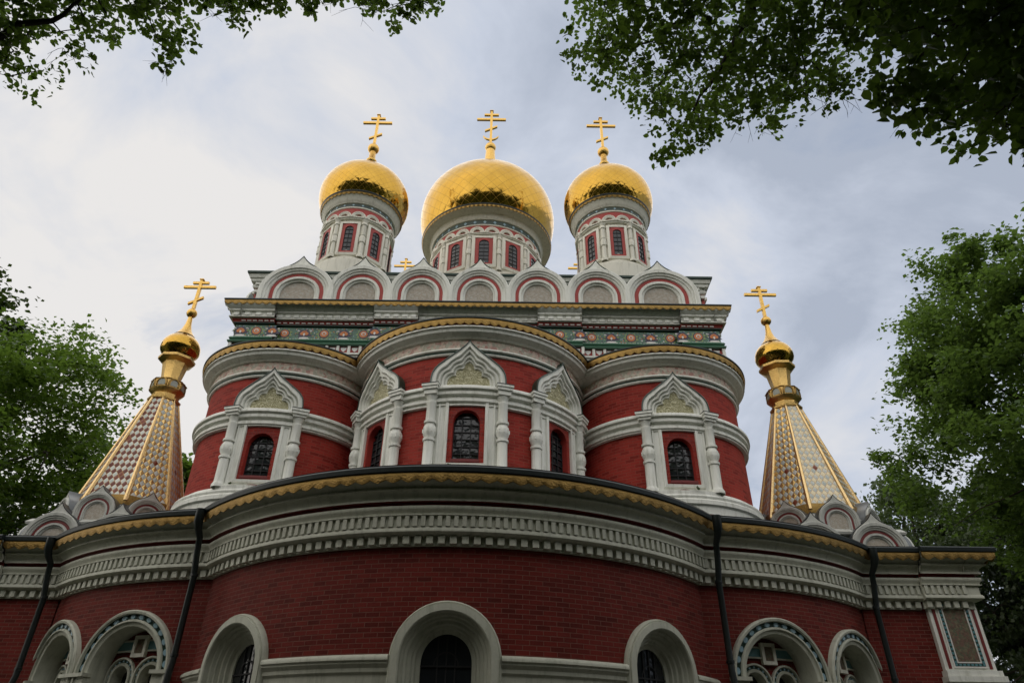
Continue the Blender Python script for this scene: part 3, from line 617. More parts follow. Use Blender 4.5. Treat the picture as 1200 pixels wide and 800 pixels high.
for u, ku in ((-6.22, 1.17), (-4.05, 1.0), (-2.0, .97), (0, .95), (2.0, .97), (4.05, 1.0), (6.22, 1.17)): kokoshnik(TF, u, 14.13, ku, 1.03, .42, church, 1.6)
for s in (-1, 1):
    T = flatT(s * BX, BY + BD, s * PI / 2)
    for i in range(5): kokoshnik(T, -3.3 + i * 2.16, 14.13, 1.0, 1.03, .42, church, 1.6)
# attic above
mb = MB(); AX = 7.80
for T, h in ((flatT(0, BY + .12), AX), (flatT(AX, BY + BD, PI / 2), BD - .12), (flatT(-AX, BY + BD, -PI / 2), BD - .12)):
    mb.strip(-h, h, [(0, 13.5), (0, 14.55)], 'red_paint', T); mb.strip(-h, h, [(.0, 14.55), (.08, 14.56), (.10, 14.62), (.06, 14.66), (.06, 14.76), (.16, 14.78), (.18, 14.88), (.22, 14.90), (.24, 14.99), (.26, 15.03)], 'white_paint', T, 1, True, (1, 1))
    mb.strip(-h, h, [(.26, 15.03), (.30, 15.05), (.31, 15.12), (.27, 15.16), (0, 15.3), (-6.5, 16.0)], 'dark_green_glaze', T, 1, False, (1, 1))
    for i in range(int(2 * h / .3)): mb.box(-h + .3 * i, -h + .3 * i + .15, 14.67, 14.77, .05, .13, 'white_paint', T)
    for u in (-h + .15, h - .15): mb.box(u - .2, u + .2, 13.6, 14.0, 0, .16, 'white_paint', T); mb.box(u - .15, u + .15, 14.35, 14.45, 0, .10, 'white_paint', T)
mb.build('attic', church)

# ---------------------------------------------------------------- drums, domes, crosses
def cross(cx, cy, z0, H, wd, parent, crescent=False, lab=None):
    m_ = MB(); t = .045 * wd / 1.25 + .008; T = lambda u, v, w: (cx + u, cy - w, z0 + v)
    m_.box(-t, t, 0, H, -t, t, 'gold_bright', T); h = wd / 2
    m_.box(-h, h, H * .74 - t, H * .74 + t, -t * .9, t * .9, 'gold_bright', T); m_.box(-h * .5, h * .5, H * .88 - t * .9, H * .88 + t * .9, -t * .9, t * .9, 'gold_bright', T)
    m_.box(-t * 1.5, t * 1.5, H - .03, H, -t * 1.5, t * 1.5, 'gold_bright', T)
    k = .42; q = MB(); v = H * (.30 if not crescent else .46)
    m_.add([(a * h * k, v + a * h * k * .55 + b * t * .9, c * t * .9) for a in (-1, 1) for b in (-1, 1) for c in (-1, 1)], [(0, 1, 3, 2), (4, 6, 7, 5), (0, 4, 5, 1), (2, 3, 7, 6), (0, 2, 6, 4), (1, 5, 7, 3)], 'gold_bright', None, T)
    if crescent:
        A = arc(0, H * .12 + .45, .45, 200, 340, 24); B = arc(0, H * .12 + .55, .46, 207, 333, 24)
        for w in (-t * .8, t * .8): m_.grid([[(u, v, w) for u, v in A], [(u, v, w) for u, v in B]], 'gold_bright', T)
        m_.grid([[(u, v, -t * .8) for u, v in A], [(u, v, t * .8) for u, v in A]], 'gold_bright', T); m_.grid([[(u, v, -t * .8) for u, v in B], [(u, v, t * .8) for u, v in B]], 'gold_bright', T)
    return m_.build('cross', parent, 30, lab)
def onion(cx, cy, z0, R, parent, mat, ball, bh, lab=None):
    cp = [(r_, h_ if h_ < .48 else .48 + (h_ - .48) * .84) for r_, h_ in [(.86, -.02), (.90, .06), (.955, .18), (.99, .33), (1.0, .48), (.985, .66), (.94, .84), (.86, 1.02), (.75, 1.18), (.61, 1.32), (.46, 1.43), (.32, 1.52), (.22, 1.59), (.15, 1.67), (.11, 1.76)]]
    if R < 1: cp[:3] = [(.74, -.02), (.82, .07), (.93, .2)]
    z = np.linspace(-.02, 1.555, 60); zs = [p[1] for p in cp]; rs = np.interp(z, zs, [p[0] for p in cp]); rs = np.convolve(np.pad(rs, 2, 'edge'), np.ones(5) / 5, 'valid')
    m_ = MB(); m_.lathe((cx, cy), [(R * r, z0 + R * h) for r, h in zip(rs, z)], mat, 96, None, PI, 3 * PI, 1 / (2 * PI), 1 / (2 * PI * R)); ob = m_.build('dome', parent, 60, lab)
    zb = z0 + 1.53 * R; m_ = MB(); r0 = .085 * R if R > 1 else .115 * R
    m_.lathe((cx, cy), [(r0 * 2.0, zb - .10 * R), (r0 * 1.35, zb), (r0 * 1.15, zb + bh * .3), (r0 * 1.5, zb + bh * .34), (r0 * 1.5, zb + bh * .40), (r0 * 1.05, zb + bh * .44), (r0 * .85, zb + bh - ball * .9)] + [(ball * math.sin(R_(a)), zb + bh - ball * math.cos(R_(a))) for a in range(25, 160, 15)] + [(ball * .34, zb + bh + ball * 1.0), (.05, zb + bh + ball * 1.5)], 'gold_bright', 24); m_.build('ball_finial', ob, 50)
    return ob, zb + bh + ball
def drum(cx, cy, rd, z, nwin, R, ball, bh, H, wd, crescent=False, wk=1.0, lab=None, xlab=None):
    """z: base, window bottom, window top, arches, red band, diamonds, cove, fringe"""
    zb, z0, z1, za, zr, zd, zc, zf = z; T = cylT(cx, cy, rd); C = (cx, cy); m_ = MB(); re = rd * 1.23
    m_.lathe(C, [(rd + .22, zb - 1.2), (rd + .22, zb - .25), (rd + .14, zb - .2), (rd + .14, zb - .1), (rd + .02, zb), (rd, zb + .02), (rd, za + .02)], 'cream_plaster', 64, uvs=rd); dr = m_.build('drum', church, label=lab)
    m_ = MB(); m_.lathe(C, [(rd + .03, za), (rd + .03, zr)], 'red_paint', 64); m_.lathe(C, [(rd + .03, zr), (rd + .06, zr + .02), (rd + .06, zr + .07), (rd + .03, zr + .08)], 'cream_plaster', 64); m_.lathe(C, [(rd + .03, zr + .08), (rd + .05, zd)], 'dark_green_glaze', 64)
    n = nwin * 3; h = zd - zr - .08; m0 = zr + .08 + h / 2; T2 = cylT(cx, cy, rd + .04)
    for i in range(n):
        u = 2 * PI * (rd + .04) * i / n; m_.fill([(u - h * .32, m0), (u, m0 + h * .42), (u + h * .32, m0), (u, m0 - h * .42)], .02, 'pale_blue_glaze', T2, rings=1)
    m_.lathe(C, [(rd + .05, zd), (rd + .03, zd - .0), (rd + .10, zd + .02), (rd + .11, zd + .05), (rd + .14, zd + .08), (rd + .17, zc - .14), (rd + .22, zc - .06), (re - .05, zc), (re - .03, zc + .02)], 'cream_plaster', 64); m_.build('drum_cornice', dr)
    m_ = MB(); Te = cylT(cx, cy, re); fringe(m_, Te, -PI * re, PI * re, zf, zc, -.0, 'gold_trim', .2, w2=-.015); m_.build('gold_fringe', dr)
    m_ = MB(); m_.lathe(C, [(re - .04, zc + .01), (re + .035, zf), (re + .04, zf + .04), (R * .82, zf + .10)], 'dark_roof_sheet', 64); m_.build('gutter', dr)
    m_ = MB(); na = nwin * 2; ra = PI * (rd + .03) / na
    for i in range(na):
        u = 2 * PI * rd * (i + .5) / na; m_.sweep([(u - ra * .80, za)] + arc(u, za + .02, ra * .80, n=10) + [(u + ra * .80, za)], [(-.30 * ra, .02), (-.30 * ra, .10), (.05 * ra, .13), (.2 * ra, .10), (.2 * ra, .02)], 'cream_plaster', T)
    m_.lathe(C, [(rd, za - .10), (rd + .07, za - .08), (rd + .07, za - .04), (rd + .11, za - .02), (rd + .11, za + .03), (rd + .0, za + .04)], 'cream_plaster', 64); m_.build('arcade', dr)
    for i in range(nwin):
        a = 2 * PI * i / nwin; Tw = cylT(cx, cy, rd, a); w = MB(); g = .155 * wk; f = .27 * wk; vs = z1 - g - .12
        Q = [(-f, z0 - .08), (-f, z1), (f, z1), (f, z0 - .08)]
        w.sweep(Q, [(0, .035), (0, .08), (.10 * wk, .08), (.12 * wk, .01)], 'cream_plaster', Tw, True)
        wall(w, -f, f, z0 - .08, z1, 'red_paint', Tw, [(0, g, z0, vs)], .1, .04); w.sweep(archpath(0, vs, g, z0, 12), [(0, -.0), (0, .04)], 'dark_red_paint', Tw)
        w.fill(archpath(0, vs, g, z0, 12), .006, 'window_glass', Tw, (0, (z0 + vs) / 2))
        for u in (-g * .95, 0, g * .95): w.box(u - .011, u + .011, z0, vs + (g if u == 0 else 0), .008, .025, 'iron', Tw)
        for v in np.arange(z0, z1 - .15, .21): w.box(-g, g, v - .012, v + .012, .008, .027, 'iron', Tw, 2)
        w.build('window', dr)
        u = PI * rd / nwin; c = MB(); q = lambda x, y, zz_: Tw(x, zz_, -y); zm = (z0 + z1) / 2
        c.lathe((u, -.03), [(.13, zb), (.13, zb + .12), (.09, zb + .16), (.085, zm - .22), (.115, zm - .2), (.115, zm - .14), (.12, zm), (.10, zm + .1), (.115, zm + .12), (.115, zm + .17), (.085, zm + .19), (.085, za - .34), (.115, za - .32), (.115, za - .24), (.09, za - .2), (.13, za - .08)], 'cream_plaster', 10, q); c.build('colonnette', dr)
    ob, zt = onion(cx, cy, zf + .06, R, dr, 'gold_scale_dome', ball, bh)
    cross(cx, cy, zt - .05, H, wd, dr, crescent)
for i, (x, y) in enumerate(((-5.03, 8.5), (5.05, 8.5), (-5.0, 18.7), (5.0, 18.7))):
    drum(x, y, 1.31, (16.35, 16.62, 17.95, 18.25, 18.73, 18.96, 19.27, 19.40), 8, 1.82, .25, 1.29, 2.02, 1.30)
drum(-.14, 13.6, 2.55, (18.9, 19.3, 20.72, 20.98, 21.44, 21.76, 22.12, 22.26), 12, 3.34, .30, 2.03, 2.75, 1.62, True, 1.45, 'large central drum')

# ---------------------------------------------------------------- tent spires over the wings
def spire(sx, cy):
    cx = sx * 9.9; bl = 1.58
    m_ = MB(); TT = [flatT(cx, cy - bl, 0), flatT(cx + bl, cy, PI / 2), flatT(cx - bl, cy, -PI / 2), flatT(cx, cy + bl, PI)]
    for T in TT: m_.strip(-bl, bl, [(0, 4.9), (0, 5.72), (.10, 5.74), (.12, 5.80), (.06, 5.86), (.02, 5.9), (-.12, 5.94), (-.12, 6.0)], 'stained_white_paint', T, 1, False, (1, 1))
    O = [(1.5 / math.cos(PI / 8) * math.sin(PI / 8 + i * PI / 4), 1.5 / math.cos(PI / 8) * -math.cos(PI / 8 + i * PI / 4)) for i in range(8)]
    def ring(pr, mat, mm):
        mm.grid([[(cx + r / math.cos(PI / 8) * math.sin(PI / 8 + i * PI / 4), cy - r / math.cos(PI / 8) * math.cos(PI / 8 + i * PI / 4), z) for i in range(8)] for r, z in pr], mat, closed=True)
    ring([(1.46, 5.8), (1.46, 6.08), (1.54, 6.10), (1.56, 6.16), (1.50, 6.22), (1.46, 6.24), (1.40, 6.36), (1.30, 6.6)], 'stained_white_paint', m_)
    m_.box(-bl + .1, bl - .1, 5.92, 5.94, -bl + .1, bl - .1, 'grey_roof_sheet', lambda u, v, w: (cx + u, cy - w, v)); sp = m_.build('spire_base', church, label='grey and white tiered base of a corner spire')
    for T in TT:
        for u in (-.80, .80): kokoshnik(T, u, 5.30, .66, .63, .34, sp, .9, .5, 'kokoshnik', 'pale_tympanum', 'grey_roof_sheet', 'dark_red_paint', 'stained_white_paint')
    for i in range(8):
        a = i * PI / 4; kokoshnik(flatT(cx + 1.46 * math.sin(a), cy - 1.46 * math.cos(a), a), 0, 6.10, .49, .47, .26, sp, .8, .5, 'kokoshnik', 'pale_tympanum', 'grey_roof_sheet', 'dark_red_paint', 'stained_white_paint')
    tn = None; zb, zt, rb, rt = 6.50, 10.22, 1.38, .40
    parts = []
    for i in range(8):
        a = i * PI / 4; m_ = MB(); hb, ht = rb * math.tan(PI / 8), rt * math.tan(PI / 8); L = math.hypot(zt - zb, rb - rt); rows, uvr = [], []
        for k in range(9):
            f = k / 8; r = rb + (rt - rb) * f; h = r * math.tan(PI / 8); rows.append([(cx + r * math.sin(a) + u * math.cos(a), cy - r * math.cos(a) + u * math.sin(a), zb + (zt - zb) * f) for u in (-h, h)]); uvr.append([(-h + 5, L * f), (h + 5, L * f)])
        out = -1 if sx < 0 else 1
        mat = 'tiles_white_red' if (sx < 0 and i in (0, 7)) else 'tiles_white_white' if (sx > 0 and i in (0, 1)) and i == 0 else 'tiles_white_gold'
        m_.grid(rows, mat, None, uvr); parts.append(m_)
    m_ = MB()
    tent = MB(); ring([(rb + .02, zb - .1), (rb + .03, zb + .02), (rb - .0, zb + .18), (rb - .03, zb + .185)], 'gold_trim', tent); tn = tent.build('tent_skirt', church)
    for p in parts: p.build('tile_face', tn)
    for i in range(8):
        a = PI / 8 + i * PI / 4; m_ = MB(); k = 1 / math.cos(PI / 8)
        m_.tube([(cx + rb * k * math.sin(a), cy - rb * k * math.cos(a), zb), (cx + rt * k * math.sin(a), cy - rt * k * math.cos(a), zt)], [.066, .036], 'gold_rib', 6); m_.build('rib', tn)
    m_ = MB(); ring([(.38, 10.16), (.45, 10.20), (.46, 10.26), (.37, 10.31), (.38, 10.42), (.48, 10.52), (.50, 10.58), (.47, 10.60), (.47, 10.84), (.51, 10.86), (.44, 10.90), (.30, 10.93), (.27, 11.0), (.355, 11.55), (.36, 11.60), (.44, 11.64), (.525, 11.71), (.53, 11.79), (.48, 11.81), (.38, 11.82)], 'gold_neck', m_); nk = m_.build('spire_neck', tn)
    for i in range(8):
        a = i * PI / 4; T = flatT(cx + .47 * math.sin(a), cy - .47 * math.cos(a), a); m_ = MB(); m_.sweep([(-.13, 10.62)] + arc(0, 10.71, .13, n=10) + [(.13, 10.62)], [(0, 0), (0, .035), (.04, .035), (.05, 0)], 'gold_trim', T); m_.fill([(-.11, 10.62)] + arc(0, 10.71, .11, n=10) + [(.11, 10.62)], .012, 'tiles_patina', T); m_.build('roundel', tn)
    ob, z = onion(cx, cy, 11.90, .62, tn, 'gold_scale_small', .175, .82)
    m_ = MB(); m_.lathe((cx, cy), [(.36, 12.68), (.25, 12.82), (.16, 12.98), (.10, 13.2), (.07, 13.5)], 'gold_bright', 16); m_.build('spike', ob)
    cross(cx, cy, z - .03, 15.17 - z, 1.12, tn)
spire(-1, 7.1); spire(1, 7.1)
# ---------------------------------------------------------------- vegetation
def leaf_mesh(name, cen, size, mat, parent, seed=0, flat=.45, droop=.3, label=None, shape=6):
    r = np.random.default_rng(seed); n = len(cen)
    nv = r.normal(size=(n, 3)); nv[:, 2] = np.abs(nv[:, 2]) + flat * 2; nv /= np.linalg.norm(nv, axis=1, keepdims=True)
    d = r.normal(size=(n, 3)); d[:, 2] -= droop; d -= nv * (d * nv).sum(1, keepdims=True); d /= np.linalg.norm(d, axis=1, keepdims=True) + 1e-9
    s = np.cross(nv, d); L = (size * r.uniform(.5, 1.35, n))[:, None]; fold = nv * L * .12
    if shape == 4:
        P = np.stack([cen, cen + d * L * .5 + s * L * .38 + fold, cen + d * L, cen + d * L * .5 - s * L * .38 + fold], 1); k = 4
        fa = np.arange(n * 4).reshape(n, 4); faces = fa
    else:
        P = np.stack([cen, cen + d * L * .25 + s * L * .36 + fold, cen + d * L * .62 + s * L * .34 + fold * .7, cen + d * L * 1.05 - fold * .5, cen + d * L * .62 - s * L * .34 + fold * .7, cen + d * L * .25 - s * L * .36 + fold], 1); k = 6
        b = (np.arange(n) * 6)[:, None]; faces = np.concatenate([b + [0, 1, 2, 3], b + [0, 3, 4, 5]], 1).reshape(-1, 4)
    me = bpy.data.meshes.new(name); me.vertices.add(n * k); me.vertices.foreach_set('co', P.reshape(-1).astype(np.float32))
    nf = len(faces); me.loops.add(nf * 4); me.loops.foreach_set('vertex_index', faces.reshape(-1).astype(np.int32)); me.polygons.add(nf)
    me.polygons.foreach_set('loop_start', np.arange(0, nf * 4, 4, dtype=np.int32)); me.materials.append(M[mat]); me.update(calc_edges=True)
    o = bpy.data.objects.new(name, me); COL.objects.link(o); o.parent = parent
    if label: o['label'] = label
    return o
def curve_pts(a, b, n, sag, r):
    a, b = np.array(a, float), np.array(b, float); t = np.linspace(0, 1, n)[:, None]; p = a + (b - a) * t; L = np.linalg.norm(b - a)
    p[:, 2] += sag * L * (t[:, 0] * (1 - t[:, 0])) * 4; j = r.normal(size=(n, 3)) * L * .025; j[0] = 0; j[-1] = 0; return p + j
def tree(name, label, base, H, cz, cr, ch, mat, n, size, seed, lean=(0, 0), trunk_r=.35, keep=None, group=None, cat='tree', lumps=90, limbs=16, flat=.45, shape=4, tight=.15, boxy=1.0, tipk=.35):
    r = np.random.default_rng(seed); root = empty(name, base, label, cat, group); b = np.array([0., 0., 0.])
    top = np.array([lean[0], lean[1], H * .9]); tp = curve_pts(b, top, 9, 0, r); tm = MB(); tm.tube([tuple(p) for p in tp], list(np.linspace(trunk_r, .05, 9)), 'bark', 9); tm.build('trunk', root)
    C = np.array([lean[0] * .7, lean[1] * .7, cz]); v = r.normal(size=(lumps, 3)); v /= np.linalg.norm(v, axis=1, keepdims=True); v = np.sign(v) * np.abs(v) ** boxy; v *= (r.uniform(.25, 1, lumps) ** .45)[:, None]
    wob = 1 + .22 * np.sin(v[:, 0] * 5 + seed) * np.cos(v[:, 2] * 4 + seed * 2)
    tipw = 1 - tipk * np.clip(v[:, 2], 0, 1) ** 1.5
    lp = C + v * wob[:, None] * np.array([cr, cr, ch]) * np.stack([tipw, tipw, np.ones(lumps)], 1)
    idx = r.permutation(lumps)[:limbs]; br = MB()
    for i in idx:
        e = lp[i]; f = np.clip((e[2] - ch * .5) / (H * .9), .15, .85); k = f * 8; i0 = int(k); s0 = tp[i0] + (tp[min(i0 + 1, 8)] - tp[i0]) * (k - i0)
        q = curve_pts(s0, e, 6, .06, r); br.tube([tuple(p) for p in q], list(np.linspace(trunk_r * .32, .02, 6)), 'bark', 6, False)
        for _ in range(3):
            j = r.integers(lumps); 
            if np.linalg.norm(lp[j] - q[3]) < cr * .7: br.tube([tuple(p) for p in curve_pts(q[3], lp[j], 5, .04, r)], list(np.linspace(trunk_r * .14, .012, 5)), 'bark', 5, False)
    br.build('limbs', root)
    per = n // lumps; rad = cr * tight * r.uniform(.6, 1.4, lumps); g = np.clip(r.normal(size=(lumps, per, 3)), -1.7, 1.7); sub = np.clip(r.normal(size=(lumps, 7, 3)), -1.5, 1.5) * .85; sel = r.integers(0, 7, (lumps, per))
    g = g * .42 + np.take_along_axis(sub, sel[:, :, None].repeat(3, 2), 1); g[:, :, 2] *= .62
    pts = (lp[:, None, :] + g * rad[:, None, None]).reshape(-1, 3)
    if keep is not None: pts = pts[keep(pts + np.array(base))]
    leaf_mesh('crown', pts, size, mat, root, seed + 1, flat, shape=shape); return root
def copy_tree(o, loc, rz, sc, label, group=None):
    c = o.copy(); COL.objects.link(c); c.location = loc; c.rotation_euler = (0, 0, rz); c.scale = (sc,) * 3; c['label'] = label
    if group: c['group'] = group
    elif 'group' in c: del c['group']
    for ch in list(o.children):
        d = ch.copy(); COL.objects.link(d); d.parent = c
    return c
# trees in view
t1 = tree('broadleaf_tree', 'bright green broadleaf tree behind the left spire', (-21.3, 14, GZ), 19, 12.6, 6.8, 6.6, 'leaf_mid', 60000, .21, 11, lumps=190, limbs=26, tight=.125)
tree('broadleaf_tree', 'taller dark tree cut by the left picture edge', (-29.8, 16, GZ), 28, 17, 6.5, 10.5, 'leaf_dark', 30000, .32, 12, lumps=90)
tree('broadleaf_tree', 'tall dense green tree filling the right side beyond the church', (24.6, 12, GZ), 24, 14.0, 6.7, 8.4, 'leaf_cool', 150000, .21, 13, lumps=330, limbs=34, tight=.115, boxy=.8, tipk=.0, keep=lambda p: p[:, 0] > 15.2 + np.clip(11.5 - p[:, 2], 0, 9) * 1.25)
tree('broadleaf_tree', 'dark shaded tree low at the right beyond the mosaic pilaster', (27.0, 13, GZ), 12, 6.6, 5.0, 6.2, 'leaf_dark', 44000, .2, 14, lumps=150, tight=.12)
tree('willow_tree', 'pale feathery tree behind the right spire base', (23.6, 25, GZ), 17.5, 10.8, 4.8, 6.4, 'leaf_pale', 34000, .22, 15, lumps=90, flat=-.1)
tree('pine_tree', 'dark pine between the pale feathery tree and the tall right tree', (27.5, 24, GZ), 17.5, 11.5, 3.2, 5.4, 'needle', 18000, .30, 16, lumps=60, flat=-.2)
tree('broadleaf_tree', 'small tree showing between the left spire and the red side apse', (-16.6, 22, GZ), 17.5, 11, 3.6, 6.0, 'leaf_mid', 14000, .28, 17, lumps=50)
tree('broadleaf_tree', 'dark low tree behind the grey base of the left spire', (-20, 10, GZ), 11, 6.0, 4.6, 5.2, 'leaf_dark', 22000, .26, 18, lumps=70)
# trees standing behind and beside the viewer; their boughs hang into the top of the picture
clear = lambda p: (p[:, 1] + 12.6) < .54 * p[:, 2] - .3
LEFT_BOUGH = [(-3.62,-9.05,6.38,0.14),(-4.88,-8.18,7.08,0.2),(-2.88,-8.49,7.09,0.15),(-3.42,-9.29,5.92,0.21),(-4.18,-8.03,6.74,0.2),(-2.69,-8.49,7.46,0.18),(-3.3,-8.74,6.75,0.14),(-3.88,-8.01,7.67,0.18),(-3.54,-8.33,6.84,0.16),(-4.5,-8.36,7.04,0.13),(-3.85,-8.82,5.56,0.17),(-3.72,-8.56,7,0.15),(-3.46,-8.47,5.82,0.17),(-4.57,-8.56,6.9,0.18),(-3.32,-9.11,5.74,0.17),(-3.63,-8.87,6.47,0.14),(-2.89,-9.52,5.74,0.14),(-2.56,-8.67,6.43,0.14),(-2.37,-9.26,5.91,0.17),(-4.56,-8.2,6.72,0.16),(-4.53,-7.64,6.62,0.17),(-3.16,-7.34,7.99,0.16),(-3.01,-7.95,7.15,0.19),(-2.94,-7.99,8.42,0.21),(-3.53,-8.26,7.99,0.14),(-4.48,-8.52,7.6,0.13),(-2.8,-8.27,7.53,0.16),(-2.77,-9.04,5.47,0.13),(-3.77,-7.82,7.45,0.18),(-4.93,-7.88,6.42,0.13),(-4.67,-7.91,7.28,0.14),(-3.26,-8.2,8.04,0.14),(-3.74,-8.27,5.9,0.2),(-3.54,-8.68,5.26,0.14),(-2.97,-9.14,6.28,0.2),(-2.67,-8.2,7.19,0.16),(-3.73,-8.65,5.75,0.15),(-4.89,-8.58,7.43,0.2),(-4.44,-8.21,6.4,0.19),(-4.25,-7.77,7.21,0.19),(-4.08,-8.11,7.22,0.15),(-2.98,-9.31,6.12,0.17),(-3.34,-8.56,5.28,0.19),(-3.73,-7.56,7.69,0.15),(-3.69,-9.27,6.13,0.14),(-4.27,-7.59,6.8,0.18),(-3.3,-8.64,7.3,0.15),(-2.5,-8.3,6.29,0.2),(-3.62,-8.02,7.55,0.2),(-3.93,-8.47,6.67,0.13),(-2.8,-8.04,7.72,0.16),(-3.41,-8.93,5.15,0.21),(-3.67,-8.75,5.21,0.19),(-3.39,-8.49,7.14,0.16),(-3.21,-7.49,8,0.17),(-3.71,-8.43,6.93,0.14),(-4.91,-8.17,6.76,0.2),(-4.24,-8.84,6.28,0.16),(-3.57,-8.17,6.49,0.18),(-3.27,-8.48,5.85,0.14),(-3.22,-7.92,7.36,0.15),(-4.01,-8.21,6.26,0.18),(-4.12,-8.1,6.94,0.19),(-3.21,-8.38,7.18,0.14),(-3.45,-7.89,7.51,0.21),(-3.45,-9.35,5.74,0.17),(-4.35,-8.68,6.29,0.2),(-3.08,-8.21,7.76,0.21),(-4.56,-8.28,6.91,0.19),(-3.85,-8.51,6.87,0.16),(-3.94,-8.72,6.64,0.14),(-2.4,-8.7,6.53,0.15),(-4.01,-7.7,7.42,0.15),(-3.06,-9.26,5.92,0.16),(-2.51,-8.89,6.2,0.2),(-3.91,-8.44,6.22,0.17),(-3.53,-8.51,7.37,0.16),(-4.14,-8.13,6.2,0.16),(-3.46,-9.12,4.96,0.15),(-3.43,-8.82,4.96,0.13),(-3.24,-7.71,7.87,0.13),(-3.05,-9.03,6.67,0.14),(-4.45,-8.78,6.76,0.16),(-2.44,-8.13,6.34,0.17),(-3.21,-9.54,5.68,0.16),(-3.37,-8.69,5.07,0.19),(-2.04,-8.91,6.5,0.13),(-4.2,-8.42,5.92,0.14),(-2.45,-8.4,7.69,0.13),(-1.73,-8.46,7.2,0.14),(-1.97,-7.73,8.16,0.12),(-1.84,-8.28,7.06,0.14),(-2.41,-7.85,7.83,0.17),(-2.19,-8.52,7.27,0.11),(-1.6,-8.54,7.46,0.13),(-1.49,-8.04,7.66,0.13),(-1.7,-8.75,6.91,0.14),(-2.1,-8.44,7.63,0.16),(-1.8,-8.01,7.96,0.13),(-1.85,-8.64,6.91,0.15),(-2.61,-7.91,7.97,0.14),(-1.48,-8.32,7.57,0.12),(-1.43,-8.41,6.82,0.16),(-1.34,-8.37,7.73,0.17),(-1.88,-8.39,7.13,0.13),(-2.16,-7.97,7.44,0.16),(-2.52,-7.92,7.66,0.12),(-1.3,-8.77,7,0.16),(-1.52,-8.86,6.85,0.16),(-1.59,-8.41,6.8,0.16),(-1.4,-8.12,8.07,0.09),(-0.92,-8.47,7.59,0.12),(-1.02,-8.52,7.18,0.08),(-1.12,-7.97,7.74,0.11),(-1.08,-8.44,7.05,0.09),(-1.31,-7.98,8.41,0.12),(-1.14,-7.91,8.13,0.11),(-1.26,-7.92,7.67,0.11),(-0.43,-8.08,8.31,0.16),(-0.21,-8.1,7.75,0.14),(0.05,-7.59,8.21,0.15),(-0.14,-8.32,7.09,0.11),(-0.94,-7.91,8.27,0.1),(-0.57,-8.17,7.46,0.13),(-0.15,-8.21,8.05,0.16),(-0.35,-8.65,6.97,0.13),(-0.64,-8.69,7.17,0.15),(-0.57,-7.55,8.09,0.15),(0.2,-8.7,7.07,0.12),(0.25,-8.01,8.33,0.11),(-0.09,-7.7,8.11,0.11),(0.06,-8.49,7.13,0.11),(-0.36,-8.34,7.19,0.14),(-0.45,-8.79,7.03,0.16),(0.16,-7.95,7.93,0.15),(-0.33,-8.31,7.6,0.13),(-0.79,-7.56,8.2,0.11),(0.18,-7.69,8.62,0.16),(-0.58,-8.05,8.32,0.1),(-0.66,-8.32,7.32,0.16),(-0.56,-8.45,7.38,0.12)]
